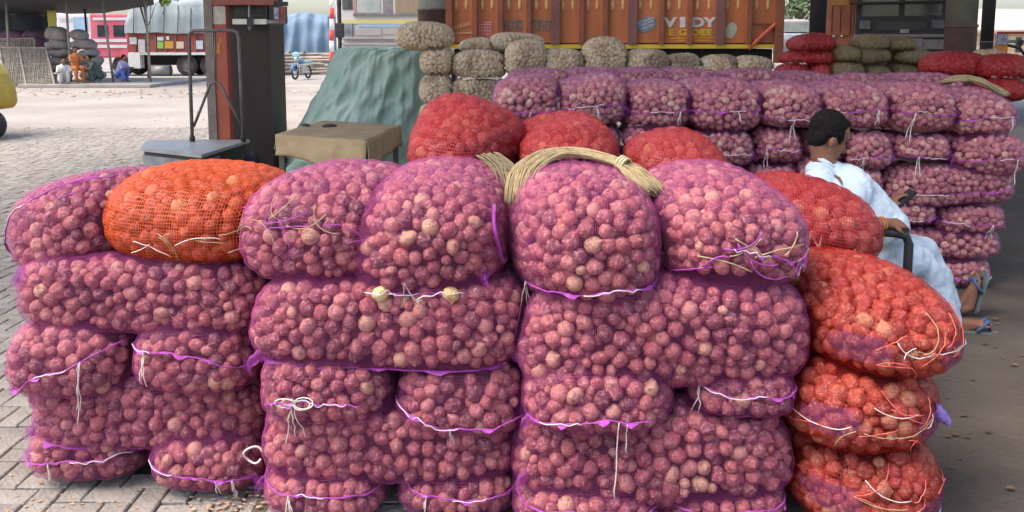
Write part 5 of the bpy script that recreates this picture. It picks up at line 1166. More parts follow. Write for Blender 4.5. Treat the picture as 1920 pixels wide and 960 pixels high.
# platform scale
SFL, SFR, SBR = Vector((-4.12, 8.85, 0)), Vector((-3.24, 8.3, 0)), Vector((-3.16, 9.62, 0)); SBL = Vector((-4.40, 9.62, 0)); SZ = 0.53
o = (SFL + SFR + SBR + SBL) / 4; e = tag(empty('platform_scale', o), 'grey platform weighing scale with a tall tube frame beside the column', 'scale')
PLAT = M('worn_plate', (0.40, 0.40, 0.39), (0.30, 0.30, 0.29), 3, rough=0.45, metal=0.2); PLD = M('scale_black', (0.03, 0.03, 0.03), (0.05, 0.05, 0.048), 5, rough=0.6)
def quadbox(q, z0, z1, name, mat, par):
    V = [(*(p_ - o).xy, z0) for p_ in q] + [(*(p_ - o).xy, z1) for p_ in q]; return raw(name, V, [(3, 2, 1, 0), (4, 5, 6, 7), (0, 1, 5, 4), (1, 2, 6, 5), (2, 3, 7, 6), (3, 0, 4, 7)], mat, par)
qs = [SFL, SFR, SBR, SBL]; cc = o.copy(); ins = lambda f: [cc + (p_ - cc) * f for p_ in qs]
quadbox(qs, SZ - 0.035, SZ, 'platform', PLAT, e); quadbox(ins(0.93), 0.30, SZ - 0.037, 'housing', PLD, e); 
quadbox([cc + (p_ - cc) * f for p_, f in zip(qs, (0.97, 0.95, 0.9, 0.9))], 0.31, 0.45, 'front_skirt', M('grey_skirt', (0.26, 0.28, 0.27), (0.18, 0.19, 0.19), 7, rough=0.6), e)
quadbox(ins(0.88), 0.10, 0.295, 'base_frame', PLD, e)
for p_ in ins(0.85): mb = MB(); mb.cyl((p_.x - o.x, p_.y - o.y, -0.03), 0.06, 0.13, 'z', 10); mb.build('foot', PLD, e)
TUBEM = M('frame_tube', (0.13, 0.11, 0.10), (0.19, 0.16, 0.14), 10, rough=0.5, metal=0.3)
sd = 9.45
cor = [P(360, 251, sd), P(357, 160, sd), P(354.5, 72, sd), P(356, 62, sd), P(363, 58, sd), P(400, 57, sd), P(437, 57, sd), P(445, 61, sd), P(448, 72, sd), P(452, 160, sd), P(456, 258, sd)]
cor[0].z = SZ; cor[-1].z = SZ
mb = MB(); mb.tube(cor, 0.022, 8); rel(mb, o).build('upright_frame', TUBEM, e, True)
mb = MB(); mb.tube([P(363, 238, sd), P(380, 195, sd), P(394, 158, sd), P(404, 153, sd), P(414, 158, sd), P(432, 195, sd), P(455, 238, sd)], 0.017, 8); rel(mb, o).build('brace', TUBEM, e, True)
mb = MB(); mb.tube([P(403, 58, sd), P(404, 152, sd)], 0.012, 6); rel(mb, o).build('centre_rod', TUBEM, e, True)
for px, py in ((360, 249), (456, 256)): c = P(px, py, sd); mb = MB(); mb.ell((c.x, c.y, SZ + 0.03), (0.035, 0.035, 0.05)); rel(mb, o).build('socket', PLD, e, True)
# dark bundle at its side
c = P(472, 290, 9.3); c.z = SZ - 0.2; mb = MB()
for q in range(16): mb.ell((0.10 * nz(q, 1), 0.05 * nz(q, 2), 0.22 * nz(q, 3)), (0.09, 0.06, 0.10), 8, 6)
ob = mb.build('cloth_bundle', M('purple_black_cloth', (0.05, 0.04, 0.08), (0.03, 0.028, 0.04), 9)); ob.location = (c.x, c.y, c.z); tag(ob, 'dark cloth bundle hanging at the corner of the weighing scale', 'bundle')

# ------------------------------------------------------------------ twine hanks
def hank(name, label, path, n, spread, r, mat=STRING_J, flare=1.0, group=None, seed=1, tie=None):
    rg = random.Random(seed); path = [Vector(p_) for p_ in path]; o = path[len(path) // 2].copy(); e = tag(empty(name, o), label, 'twine', group); mb = MB()
    def at(t):
        x = t * (len(path) - 1); i = min(int(x), len(path) - 2); f = x - i
        p0, p1, p2, p3 = path[max(i - 1, 0)], path[i], path[i + 1], path[min(i + 2, len(path) - 1)]
        return 0.5 * ((2 * p1) + (p2 - p0) * f + (2 * p0 - 5 * p1 + 4 * p2 - p3) * f * f + (3 * p1 - p0 - 3 * p2 + p3) * f ** 3)
    for k in range(n):
        an = rg.uniform(0, 6.28); rr_ = math.sqrt(rg.random()); ph = rg.uniform(0, 9); t0 = rg.uniform(0, 0.05); t1 = 1 - rg.uniform(0, 0.06); pts = []
        for i in range(19):
            t = t0 + (t1 - t0) * i / 18; c_ = at(t); tg = (at(min(1, t + 0.02)) - at(max(0, t - 0.02))).normalized(); side = tg.cross(Vector((0, 0, 1))).normalized() if abs(tg.z) < 0.95 else Vector((0, 1, 0)); up_ = side.cross(tg)
            w_ = spread * (flare(t) if callable(flare) else flare)
            pts.append(c_ - o + side * w_ * rr_ * math.cos(an + 0.5 * nz(t * 3, ph)) + up_ * (0.012 + w_ * 0.20 * rr_ * math.sin(an)) + Vector((nz(t * 6, ph, 1), nz(t * 6, ph, 2), nz(t * 6, ph, 3))) * 0.008)
        mb.tube(pts, r, 4)
    tag(mb.build('strands', mat, e, True, fix=False), kind='stuff')
    if tie is not None:
        c_ = at(tie) - o; tg = (at(tie + 0.02) - at(tie - 0.02)).normalized(); mb = MB(); u = tg.orthogonal().normalized(); w_ = tg.cross(u); rr_ = spread * 0.42
        for q in range(3): mb.tube([c_ + tg * (0.012 * q - 0.012) + (u * math.cos(a_) + w_ * math.sin(a_)) * rr_ + Vector((0, 0, 0.01)) for a_ in np.linspace(0, 2 * math.pi, 14, endpoint=False)], 0.006, 5, closed=True)
        mb.build('binding', M('pale_jute', (0.50, 0.41, 0.26), (0.42, 0.34, 0.2), 50, rough=0.9), e, True)
    return e
def on_top(s, pts, lift=0.02):
    out = []
    for x, y in pts:
        h_ = s.bvh.ray_cast(Vector((x, y, 3.0)), Vector((0, 0, -1))); z = h_[0].z if h_[0] is not None else 0.05
        out.append(s.Mx @ Vector((x, y, z + lift)))
    return out
sk = next(s for s in SACKS if 'under the big twine hank' in s.label)
hw = sk.w / 2
pth = on_top(sk, [(-hw * 0.99, -0.05), (-hw * 0.84, 0.02), (-hw * 0.5, 0.08), (-hw * 0.1, 0.10), (hw * 0.3, 0.06), (hw * 0.58, 0.0), (hw * 0.76, -0.06), (hw * 0.90, -0.13)], 0.014)
pth[0].z -= 0.06
hank('twine_hank', 'thick hank of jute twine draped over a purple sack with a frayed end', pth, 120, 0.072, 0.0030, flare=lambda t: (0.55 + 0.55 * math.sin(math.pi * min(1, t / 0.7))) if t < 0.7 else (0.5 + 1.0 * abs(t - 0.7) / 0.3 * 0.75), seed=3, tie=0.72, group='hanks of jute twine')
sb = next(s for s in SACKS if 'gaping over pale' in s.label); hb = sb.w / 2
pth = on_top(sb, [(hb * 0.45, 0.30), (hb * 0.72, 0.22), (hb * 0.9, 0.12), (hb * 0.985, 0.0), (hb * 1.0, -0.10)], 0.02); pth[-1].z = pth[-2].z - 0.13
hank('twine_hank', 'smaller dull twine hank slipping between two top sacks', pth, 70, 0.06, 0.0032, seed=8, mat=M('dull_jute', (0.26, 0.21, 0.13), (0.18, 0.14, 0.09), 50, rough=0.9), group='hanks of jute twine')
c = P(1825, 165, 6.1)
hank('twine_hank', 'tangled jute twine heap on top of the far end of the rear wall', [P(1768, 158, 6.05) , P(1790, 152, 6.0), P(1812, 150, 6.0), P(1840, 158, 5.95), P(1868, 172, 5.9), P(1888, 182, 5.85)], 80, 0.10, 0.005, seed=12, group='hanks of jute twine', flare=lambda t: 0.6 + 0.6 * math.sin(math.pi * t))
# loose white rope ring between the left and middle stacks
c = P(474, 853, 2.74); mb = MB(); mb.tube([c + Vector((0.033 * math.cos(a_), 0.01 * math.sin(a_ * 2), 0.03 * math.sin(a_))) for a_ in np.linspace(0.3, 5.9, 18)], 0.004, 6)
ob = mb.build('rope_loop', STRING_W, None, True); tag(ob, 'loop of white cord in the gap between the two left stacks', 'cord')
# thick cord hanging on the top orange sack
so = next(s for s in SACKS if 'beside the seated man' in s.label)
pp = [so.Mx @ so.front(so.w * x, so.h * z, 0.012) for x, z in ((-0.05, 0.58), (0.10, 0.66), (0.24, 0.66), (0.36, 0.58), (0.43, 0.42), (0.455, 0.24), (0.45, 0.08))]
mb = MB(); mb.tube(pp, 0.006, 6); mb.ell(pp[-1], (0.012, 0.012, 0.01)); ob = mb.build('jute_cord', M('pale_cord', (0.50, 0.36, 0.24), (0.42, 0.29, 0.19), 40, rough=0.9), None, True); tag(ob, 'thick pale cord looping over the top orange sack', 'cord')

# ------------------------------------------------------------------ the seated man and his chair
def remesh(ob, vox, it=4, sub=0):
    md = ob.modifiers.new('skin', 'REMESH'); md.mode = 'VOXEL'; md.voxel_size = vox; md.use_smooth_shade = True
    md = ob.modifiers.new('soften', 'SMOOTH'); md.factor = 0.5; md.iterations = it
    return ob
SKIN = M('skin_brown', (0.24, 0.110, 0.066), (0.20, 0.090, 0.054), 12, rough=0.5)
KURTA = M('kurta_pale_blue', (0.58, 0.66, 0.72), (0.50, 0.60, 0.68), 3, rough=0.85, bump=0.12, bscale=14)
HAIRM = M('black_hair', (0.006, 0.005, 0.005), (0.012, 0.010, 0.009), 40, rough=0.8, spec=0.12, stretch=(1, 1, 3))
pelv = P(1650, 492, 4.55); base = Vector((pelv.x, pelv.y, 0))
J = lambda px, py, d: P(px, py, d) - base
pel = J(1648, 492, 4.55); bel = J(1632, 425, 4.52); che = J(1582, 358, 4.5); nek = J(1548, 310, 4.5)
Rs, Re, Rw = J(1535, 340, 4.31), J(1598, 424, 4.20), J(1664, 419, 4.24); Rh = J(1682, 424, 4.28)
Ls, Le, Lw = J(1583, 335, 4.70), J(1632, 415, 4.80), J(1660, 388, 4.66)
Rk, Ra = J(1722, 488, 4.60), J(1786, 612, 4.60); Lk, La = J(1733, 470, 4.85), J(1783, 578, 4.86)
Hc = J(1553, 258, 4.50)
HR = Matrix.Rotation(R(8), 3, 'Z') @ Matrix.Rotation(R(24), 3, 'Y')
HS = 1.10
hp = lambda x, y, z: Hc + HR @ (Vector((x, y, z)) * HS)
HR0 = HR
man = tag(empty('person', base), 'man in pale blue kurta and trousers seated in a chair looking at a phone', 'person')
mb = MB()
mb.ell(hp(0, 0, 0.03), (0.1056, 0.0836, 0.1100), 16, 12, HR); mb.ell(hp(0.028, 0, -0.035), (0.0748, 0.0660, 0.0935), 14, 10, HR); mb.ell(hp(0.055, 0, -0.095), (0.0396, 0.0440, 0.0330), 12, 8, HR)
mb.capsule(hp(0.088, 0, 0.015), hp(0.107, 0, -0.032), 0.010, 0.015, 10); mb.ell(hp(0.084, 0, 0.035), (0.0198, 0.0605, 0.0132), 12, 6, HR); mb.ell(hp(0.083, 0, -0.068), (0.0154, 0.0286, 0.0121), 10, 6, HR)
for s_ in (-1, 1):
    mb.ell(hp(-0.012, s_ * 0.078, -0.018), (0.0231, 0.0110, 0.0374), 10, 8, HR); mb.ell(hp(0.062, s_ * 0.04, -0.025), (0.0242, 0.0220, 0.0286), 8, 6, HR)
mb.capsule(hp(-0.028, 0, -0.05), nek + Vector((0, 0, -0.02)), 0.056, 0.066, 12); mb.capsule(nek + Vector((0, 0, -0.03)), che, 0.08, 0.12, 12); mb.capsule(che, bel, 0.12, 0.13, 12); mb.capsule(bel, pel, 0.13, 0.13, 12)
for sh, el, wr in ((Rs, Re, Rw), (Ls, Le, Lw)):
    mb.capsule(che, sh, 0.08, 0.06, 10); mb.capsule(sh, el, 0.054, 0.046, 10); mb.capsule(el, el + (wr - el) * 0.45, 0.048, 0.044, 10); mb.capsule(el + (wr - el) * 0.45, wr, 0.044, 0.030, 10)
def hand(wr, dirv, palmn, curl, spread=0.021):
    dirv = dirv.normalized(); palmn = palmn.normalized(); sd_ = dirv.cross(palmn).normalized()
    c_ = wr + dirv * 0.045
    for q in range(4): mb.capsule(wr + dirv * 0.01 + sd_ * (q - 1.5) * 0.013, wr + dirv * 0.08 + sd_ * (q - 1.5) * spread, 0.016, 0.012, 8)
    for q, L_ in enumerate((0.070, 0.080, 0.074, 0.058)):
        p0 = wr + dirv * 0.082 + sd_ * (q - 1.5) * spread; a0 = curl * 0.5; d_ = dirv
        for seg_, f_ in enumerate((0.45, 0.32, 0.23)):
            d_ = (dirv * math.cos(a0) + palmn * math.sin(a0)); p1 = p0 + d_ * L_ * f_; mb.capsule(p0, p1, 0.0095 - seg_ * 0.001, 0.0088 - seg_ * 0.001, 8); p0 = p1; a0 += curl
    t0 = wr + dirv * 0.028 - sd_ * 0.024; t1 = t0 + (dirv * 0.5 - sd_ * 0.7 + palmn * 0.4).normalized() * 0.034; t2 = t1 + (dirv * 0.8 + palmn * 0.5).normalized() * 0.03
    mb.capsule(t0, t1, 0.014, 0.011, 8); mb.capsule(t1, t2, 0.0105, 0.009, 8)
hand(Rw, Vector((1, 0.25, -0.05)), Vector((0.0, 0.45, -1)), 0.75)
phd = Vector((0.75, 0.1, 0.75)).normalized()
hand(Lw, Vector((0.7, -0.1, 0.75)), Vector((0.75, -0.1, -0.6)), 0.55)
for hi_, kn, an_ in ((pel + Vector((0, -0.10, 0)), Rk, Ra), (pel + Vector((0, 0.10, 0)), Lk, La)):
    mb.capsule(hi_, kn, 0.085, 0.058, 10); mb.capsule(kn, kn + (an_ - kn) * 0.4, 0.056, 0.055, 10); mb.capsule(kn + (an_ - kn) * 0.4, an_, 0.055, 0.034, 10)
def foot(an_, heel, toe):
    mb.capsule(an_, heel, 0.034, 0.032, 10); up_ = Vector((0, 0, 1)); ax = (toe - heel).normalized(); sd_ = ax.cross(up_); sd_ = sd_.normalized() if sd_.length > 0.2 else Vector((0, 1, 0))
    mid = heel + (toe - heel) * 0.68; mb.capsule(heel, mid, 0.032, 0.030, 10); mb.capsule(an_, mid, 0.032, 0.026, 10)
    for q in range(5): mb.capsule(mid + sd_ * (q - 2) * 0.014, toe + sd_ * (q - 2) * 0.017 - ax * 0.012 * abs(q - 1), 0.016, 0.0095 if q else 0.0125, 8)
gz_ = 0.045
Rheel, Rtoe = Vector((Ra.x + 0.02, Ra.y, gz_)), Vector((Ra.x + 0.22, Ra.y - 0.03, 0.035)); Lheel = Vector((La.x + 0.10, La.y - 0.02, 0.06)); Ltoe = Lheel + Vector((0.045, 0.0, 0.21))
foot(Ra + Vector((0.01, 0, -0.01)), Rheel, Rtoe); foot(La + Vector((0.03, 0, -0.02)), Lheel, Ltoe)
body = mb.build('body', SKIN, man, True, fix=False); remesh(body, 0.0055, 3)
# hair
mb = MB(); mb.ell(hp(-0.022, 0, 0.050), (0.1100, 0.0913, 0.1034), 18, 12, HR); mb.ell(hp(-0.052, 0, -0.005), (0.0572, 0.0770, 0.0825), 14, 10, HR); mb.ell(hp(0.036, 0, 0.100), (0.046, 0.064, 0.026), 12, 8, HR)
for s_ in (-1, 1): mb.ell(hp(0.030, s_ * 0.066, 0.015), (0.0154, 0.0143, 0.0396), 8, 6, HR); mb.ell(hp(-0.02, s_ * 0.07, 0.02), (0.0550, 0.0198, 0.0330), 8, 6, HR)
hr = mb.build('hair', HAIRM, man, True, fix=False); remesh(hr, 0.006, 2)
tx = bpy.data.textures.new('hair_noise', 'CLOUDS'); tx.noise_scale = 0.012
md = hr.modifiers.new('tufts', 'DISPLACE'); md.texture = tx; md.strength = 0.008; md.mid_level = 0.5
for s_ in (-1, 1):
    mb = MB(); mb.ell(hp(0.088, s_ * 0.032, 0.012), (0.0110, 0.0154, 0.0077), 8, 6, HR); mb.build('eye', M('eye_dark', (0.03, 0.02, 0.018), (0.05, 0.04, 0.035), 30, rough=0.2), man, True)
    mb = MB(); mb.ell(hp(0.096, s_ * 0.032, 0.036), (0.0077, 0.0242, 0.0055), 8, 6, HR); mb.build('eyebrow', HAIRM, man, True)
mb = MB(); mb.ell(hp(0.098, 0, -0.053), (0.0088, 0.0286, 0.0077), 10, 6, HR); mb.build('moustache', HAIRM, man, True)
# kurta
mb = MB(); dn = Vector((0, 0, -1))
mb.capsule(nek + Vector((-0.01, 0, -0.055)), che + Vector((-0.01, 0, 0)), 0.10, 0.155, 16); mb.ell(che + Vector((0, 0, 0.0)), (0.155, 0.20, 0.15), 18, 12); mb.capsule(che, bel, 0.16, 0.185, 16); mb.ell(bel + Vector((0.02, 0, -0.01)), (0.185, 0.20, 0.165), 18, 12); mb.capsule(bel, pel, 0.185, 0.18, 16)
mb.capsule(Rs + Vector((0.03, 0.06, 0.0)), Rs, 0.085, 0.078, 12); mb.capsule(Rs, Re, 0.080, 0.066, 12); mb.capsule(Re, Re + (Rw - Re) * 0.28, 0.066, 0.06, 12)
mb.capsule(Ls + Vector((0, -0.06, 0.0)), Ls, 0.085, 0.078, 12); mb.capsule(Ls, Le, 0.08, 0.066, 12); mb.capsule(Le, Le + (Lw - Le) * 0.3, 0.066, 0.058, 12)
for hy, kn in ((-0.09, Rk), (0.10, Lk)): mb.capsule(pel + Vector((0, hy, 0.02)), pel + (kn - pel) * 0.72 + Vector((0, hy * 0.3, 0.03)), 0.115, 0.092, 12)
mb.ell(pel + (Rk - pel) * 0.35 + Vector((0, 0.06, 0.05)), (0.17, 0.16, 0.09), 14, 10)
mb.capsule(Rs + Vector((0.02, 0.03, -0.22)), pel + Vector((-0.04, -0.12, 0.0)), 0.06, 0.08, 10)
ku = mb.build('kurta', KURTA, man, True, fix=False); remesh(ku, 0.010, 5)
tx = bpy.data.textures.new('cloth_folds', 'CLOUDS'); tx.noise_scale = 0.11; tx.noise_depth = 2
tx2 = bpy.data.textures.new('cloth_creases', 'MARBLE'); tx2.noise_scale = 0.10; tx2.turbulence = 9
for t_, st in ((tx, 0.022), (tx2, 0.010)): md = ku.modifiers.new('folds', 'DISPLACE'); md.texture = t_; md.strength = st; md.mid_level = 0.5
mb = MB(); mb.tube([nek + HR @ Vector((0.062 * math.cos(a_), 0.066 * math.sin(a_), 0)) + Vector((-0.008, 0, 0.012 + 0.012 * math.cos(a_ + math.pi))) for a_ in np.linspace(0.5, 5.8, 20)], 0.014, 6); mb.build('collar', KURTA, man, True)
mb = MB(); mb.tube([Re + (Rw - Re) * 0.30 + Matrix.Rotation(a_, 3, (Rw - Re).normalized()) @ ((Rw - Re).orthogonal().normalized() * 0.062) for a_ in np.linspace(0, 2 * math.pi, 16, endpoint=False)], 0.007, 6, closed=True); mb.build('cuff', KURTA, man, True)
# trousers
mb = MB()
for hy, kn, an_ in ((-0.10, Rk, Ra), (0.10, Lk, La)):
    mb.capsule(pel + Vector((0, hy, 0)), kn, 0.11, 0.092, 14); mb.capsule(kn, kn + (an_ - kn) * 0.5, 0.09, 0.088, 14); mb.capsule(kn + (an_ - kn) * 0.5, kn + (an_ - kn) * 0.93, 0.088, 0.066, 14)
mb.ell((pel.x, pel.y, pel.z), (0.16, 0.19, 0.12), 14, 10)
tr = mb.build('trousers', M('trousers_white_blue', (0.54, 0.62, 0.68), (0.47, 0.56, 0.64), 3, rough=0.85, bump=0.12, bscale=14), man, True, fix=False); remesh(tr, 0.010, 4)
for t_, st in ((tx, 0.022), (tx2, 0.007)): md = tr.modifiers.new('folds', 'DISPLACE'); md.texture = t_; md.strength = st; md.mid_level = 0.5
# bracelets
for f_ in (0.80, 0.87):
    c_ = Re + (Rw - Re) * f_; ax = (Rw - Re).normalized(); u = ax.orthogonal().normalized()
    mb = MB(); mb.tube([c_ + Matrix.Rotation(a_, 3, ax) @ (u * 0.037) for a_ in np.linspace(0, 2 * math.pi, 16, endpoint=False)], 0.004, 5, closed=True); mb.build('bracelet', M('orange_thread', (0.50, 0.20, 0.06), (0.42, 0.15, 0.05), 30), man, True)
# slippers
BLUES = M('blue_rubber', (0.05, 0.09, 0.20), (0.08, 0.13, 0.26), 14, rough=0.6); SOLE = M('grey_sole', (0.16, 0.19, 0.17), (0.12, 0.14, 0.15), 14, rough=0.8)
def slipper(heel, toe, nrm, label):
    ax = (toe - heel).normalized(); sd_ = ax.cross(nrm).normalized(); nrm = sd_.cross(ax).normalized(); L_ = (toe - heel).length + 0.06; st = heel - ax * 0.03; e_ = tag(empty('slipper', base + st), label, 'slipper', 'the man\'s slippers')
    out = [(0.0, 0.025), (0.06, 0.034), (0.3, 0.034), (0.6, 0.040), (0.8, 0.046), (0.93, 0.038), (1.0, 0.015)]
    V = []; 
    for dz in (-0.048, -0.034):
        for t, w_ in out: V.append(ax * L_ * t + sd_ * w_ + nrm * dz)
        for t, w_ in reversed(out): V.append(ax * L_ * t - sd_ * w_ + nrm * dz)
    n_ = len(out) * 2; raw('sole', V, [tuple(range(n_)), tuple(reversed(range(n_, 2 * n_)))] + [(i, n_ + i, n_ + (i + 1) % n_, (i + 1) % n_) for i in range(n_)], SOLE, e_)
    for s_ in (-1, 1): mb = MB(); mb.tube([ax * L_ * 0.84 + nrm * -0.03, ax * L_ * 0.74 + sd_ * s_ * 0.02 + nrm * 0.03, ax * L_ * 0.5 + sd_ * s_ * 0.045 + nrm * -0.03], [0.008, 0.014, 0.011], 6); mb.build('strap', BLUES, e_, True)
slipper(Rheel, Rtoe, Vector((0, 0, 1)), 'blue strapped slipper flat on the floor under the near foot')
slipper(Lheel, Ltoe, Vector((-1, 0, 0.2)), 'grey soled slipper tipped up on the far foot')
# phone
c_ = base + Lw + Vector((0.085, -0.04, 0.055)); ph = Matrix.Rotation(R(-40), 4, 'Y')
mb = MB(); mb.box(-0.075, 0.075, -0.038, 0.038, -0.005, 0.005, 0.003); po = mb.build('phone', M('phone_black', (0.012, 0.012, 0.014), (0.02, 0.02, 0.022), 8, rough=0.25)); po.location = c_; po.rotation_euler = (R(8), R(-40), R(6)); tag(po, 'black phone held up in the seated man\'s far hand', 'phone')
mb = MB(); mb.box(-0.068, 0.068, -0.034, 0.034, 0.0055, 0.0065); mb.build('screen', M('phone_screen', (0.03, 0.035, 0.05), (0.02, 0.02, 0.03), 8, rough=0.08), po)
# chair
o = base + Vector((-0.05, 0, 0)); e = tag(empty('chair', o), 'black armchair with tubular arms under the seated man', 'chair')
CHM = M('chair_black', (0.025, 0.026, 0.03), (0.045, 0.045, 0.05), 8, rough=0.45)
SH = pel.z - 0.175
mb = MB(); mb.box(-0.24, 0.26, -0.25, 0.25, SH - 0.04, SH, 0.015); mb.build('seat', CHM, e)
cloth(lambda u, v: (-0.22 - 0.30 * v + 0.03 * math.sin(math.pi * u), -0.24 + 0.48 * u, SH + 0.02 + 0.52 * v), 10, 10, 'backrest', CHM, e, 0.02)
for sy in (-1, 1):
    y_ = sy * 0.31; az = J(1640, 440, 4.2).z
    mb = MB(); mb.tube([(-0.36, y_, az + 0.02), (-0.22, y_, az + 0.015), (-0.02, y_, az), (0.035, y_, az - 0.015), (0.055, y_, az - 0.06), (0.055, y_, SH - 0.02)], [0.022, 0.026, 0.026, 0.025, 0.024, 0.024], 10); mb.build('armrest', CHM, e, True)
    for sx, x_ in ((-1, -0.22), (1, 0.22)): mb = MB(); mb.tube([(x_, sy * 0.23, SH - 0.03), (x_ + sx * 0.05, sy * 0.26, 0.0)], [0.022, 0.018], 8); mb.build('leg', CHM, e, True)

# ------------------------------------------------------------------ litter of onion skins and dry leaves on the floor
rgl = random.Random(17); V = []; F = []
def flake(x, y, s, z=0.004):
    i = len(V); a_ = rgl.uniform(0, 6.28); 
    for k in range(5):
        an = a_ + k * 1.2566; rr_ = s * rgl.uniform(0.5, 1.1); V.append((x + rr_ * math.cos(an), y + rr_ * 0.6 * math.sin(an), z + rgl.uniform(0, s * 0.35)))
    F.append((i, i + 1, i + 2)); F.append((i, i + 2, i + 3)); F.append((i, i + 3, i + 4))
for k in range(900):
    x, y = rgl.uniform(1.0, 4.6), rgl.uniform(2.3, 6.5)
    if nz(x * 1.3, y * 1.3, 3) + rgl.uniform(-0.3, 0.3) < -0.05: continue
    flake(x, y, rgl.uniform(0.008, 0.03))
tag(raw('leaf_litter', V, F, M('dry_skin_litter', (0.10, 0.05, 0.035), (0.22, 0.15, 0.09), 7, rough=0.9)), 'dry onion skins and leaf scraps trodden on the dark shed floor', 'litter', kind='stuff')
V = []; F = []
for k in range(500):
    x, y = rgl.uniform(-2.2, -0.2), rgl.uniform(2.3, 3.1); flake(x, y, rgl.uniform(0.004, 0.014), 0.006)
for k in range(260): flake(rgl.gauss(-1.02, 0.10), rgl.uniform(2.55, 2.95), rgl.uniform(0.006, 0.016), 0.006)
for k in range(600):
    x = rgl.uniform(-24, -6); y = rgl.gauss(28.0, 1.2); flake(x, y, rgl.uniform(0.03, 0.13), -0.03)
for k in range(300):
    x, y = rgl.uniform(-9, -2), rgl.uniform(6, 24); flake(x, y, rgl.uniform(0.02, 0.06), -0.025 if y > 12.4 else 0.006)
tag(raw('yard_litter', V, F, M('pale_litter', (0.50, 0.36, 0.24), (0.34, 0.20, 0.13), 5, rough=0.9)), 'pale peel and straw scraps scattered over the paving and yard', 'litter', kind='stuff')

# ------------------------------------------------------------------ far people and the grey sack pile under the canopy
def far_person(px, py, d, label, shirt, legs, seat=0.0, lean=0.25, face=0.0, head=None):
    b = P(px, py, d); b.z = 0.1; e = tag(empty('person', b, (0, 0, face)), label, 'person', 'people sitting under the canopy')
    z0 = 0.16 + seat; pel_ = Vector((0, 0, z0)); che_ = pel_ + Vector((lean * 0.9, 0, 0.42)); hd_ = che_ + Vector((lean * 0.35, 0, 0.30))
    mb = MB(); mb.ell(hd_, (0.10, 0.085, 0.125), 12, 8); mb.capsule(hd_ + Vector((-0.01, 0, -0.1)), che_, 0.055, 0.09, 10); mb.capsule(che_, pel_, 0.11, 0.12, 10)
    for s_ in (-1, 1):
        k_ = pel_ + Vector((0.36, s_ * 0.13, 0.28 if seat < 0.2 else 0.02)); f_ = Vector((0.28 if seat < 0.2 else 0.40, s_ * 0.13, 0.04)); mb.capsule(pel_ + Vector((0, s_ * 0.09, 0)), k_, 0.08, 0.055, 8); mb.capsule(k_, f_, 0.055, 0.035, 8); mb.capsule(f_, f_ + Vector((0.17, 0, -0.015)), 0.035, 0.028, 8)
        el_ = che_ + Vector((0.12, s_ * 0.24, -0.12)); wr_ = el_ + Vector((0.22, -s_ * 0.08, 0.03)); mb.capsule(che_ + Vector((0, s_ * 0.17, 0.08)), el_, 0.05, 0.042, 8); mb.capsule(el_, wr_, 0.042, 0.03, 8); mb.capsule(wr_, wr_ + Vector((0.08, 0, -0.01)), 0.032, 0.02, 8)
    remesh(mb.build('body', SKIN, e, True, fix=False), 0.016, 2)
    mb = MB(); mb.capsule(che_ + Vector((0, 0, 0.06)), pel_ + Vector((0, 0, 0.02)), 0.155, 0.165, 12); mb.ell(che_, (0.14, 0.21, 0.16), 12, 8)
    for s_ in (-1, 1): mb.capsule(che_ + Vector((0, s_ * 0.17, 0.08)), che_ + Vector((0.11, s_ * 0.23, -0.10)), 0.075, 0.065, 8)
    remesh(mb.build('shirt', shirt, e, True, fix=False), 0.022, 3)
    mb = MB()
    for s_ in (-1, 1):
        k_ = pel_ + Vector((0.36, s_ * 0.13, 0.28 if seat < 0.2 else 0.02)); f_ = Vector((0.28 if seat < 0.2 else 0.40, s_ * 0.13, 0.09)); mb.capsule(pel_ + Vector((0, s_ * 0.09, 0)), k_, 0.11, 0.085, 8); mb.capsule(k_, f_, 0.085, 0.07, 8)
    remesh(mb.build('lower_garment', legs, e, True, fix=False), 0.022, 3)
    mb = MB(); mb.ell(hd_ + Vector((-0.02, 0, 0.035)), (0.098, 0.09, 0.105), 12, 8); mb.build('hair', HAIRM, e, True); return e
CW = M('white_cotton', (0.62, 0.62, 0.60), (0.52, 0.52, 0.52), 5); CO = M('orange_cotton', (0.58, 0.20, 0.05), (0.50, 0.15, 0.04), 5); CB = M('blue_cotton', (0.07, 0.12, 0.36), (0.10, 0.16, 0.42), 5); CG = M('dark_green_cotton', (0.05, 0.08, 0.07), (0.08, 0.10, 0.08), 5); CL = M('lilac_cotton', (0.34, 0.34, 0.52), (0.42, 0.42, 0.58), 5)
far_person(118, 158, 31.6, 'squatting person in white under the canopy beside the lattice mat', CW, CW, 0.0, 0.30, R(-50))
far_person(143, 153, 32.2, 'person in orange sitting under the canopy in front of the grey sacks', CO, CO, 0.42, 0.05, R(-40))
far_person(188, 150, 32.4, 'person in dark green crouching under the canopy', CG, CG, 0.1, 0.3, R(-140))
far_person(222, 147, 33.0, 'person in blue and lilac crouching beside the leaning pole', CL, CB, 0.1, 0.25, R(-10))
GREYS = M('grey_sacking', (0.24, 0.205, 0.185), (0.34, 0.30, 0.27), 3, rough=0.9, bump=0.3, bscale=9)
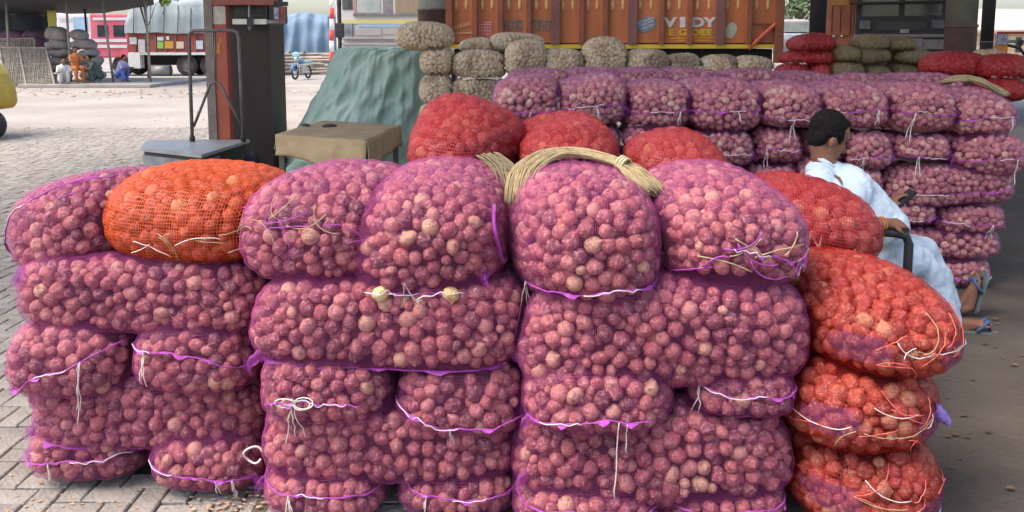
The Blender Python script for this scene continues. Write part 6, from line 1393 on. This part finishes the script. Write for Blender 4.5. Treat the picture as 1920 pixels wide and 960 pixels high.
PURS = M('violet_sacking', (0.10, 0.045, 0.085), (0.16, 0.08, 0.13), 3, rough=0.9, bump=0.3, bscale=9)
def plain_sack(c, w, d_, h_, mat, label, group, seed, rz=0.0):
    q, F_ = box_grid(w, d_, h_, 0.09); r = ((np.abs(q[:, 0]) ** 2.6 + np.abs(q[:, 2]) ** 2.2) ** (2.6 / 2.4) + np.abs(q[:, 1]) ** 2.6) ** (1 / 2.6); p = q / r[:, None] * np.array([w, d_, h_]) / 2
    p[:, 2] += h_ / 2 + 0.03 * np.sin(p[:, 0] * 7 + seed) + 0.02 * np.sin(p[:, 0] * 15 + seed * 2); ob = raw('grain_sack', p, F_, mat, None, True); ob.location = c; ob.rotation_euler = (0, 0, rz); return tag(ob, label, 'sack', group)
gsk = [(96, 132, 150, 138), (92, 128, 136, 122), (150, 188, 136, 120), (140, 168, 122, 106), (92, 134, 124, 108), (94, 136, 108, 92), (150, 186, 108, 94), (88, 134, 94, 76), (136, 182, 94, 74), (90, 132, 78, 52), (138, 166, 76, 56), (160, 192, 124, 106), (150, 196, 150, 134)]
for k, (a, b, y1, y0) in enumerate(gsk):
    d_ = 33.6 + 0.05 * (k % 3); x0, x1 = XR(a, b, d_); z0 = max(0.1, P(0, y1, d_).z); z1 = P(0, y0, d_).z
    plain_sack(((x0 + x1) / 2, d_ + 0.35, z0), x1 - x0, 0.8, (z1 - z0) * 1.08, GREYS, 'grey sack, %s one counted upwards in the pile under the canopy' % ('first second third fourth fifth sixth seventh eighth ninth tenth eleventh twelfth thirteenth'.split()[k]), 'grey sacks piled under the canopy', k)
for k, (a, b, y1, y0) in enumerate([(-10, 60, 92, 74), (30, 92, 90, 70), (-10, 62, 76, 58), (48, 90, 74, 58)]):
    d_ = 35.6; x0, x1 = XR(a, b, d_); z0 = P(0, y1, d_).z; z1 = P(0, y0, d_).z
    plain_sack(((x0 + x1) / 2, d_ + 0.3, z0), x1 - x0, 0.8, (z1 - z0) * 1.08, PURS, ('front low', 'back low', 'front upper', 'back upper')[k] + ' dark violet sack stacked behind the lattice mats', 'violet sacks behind the lattice mats', k + 30)
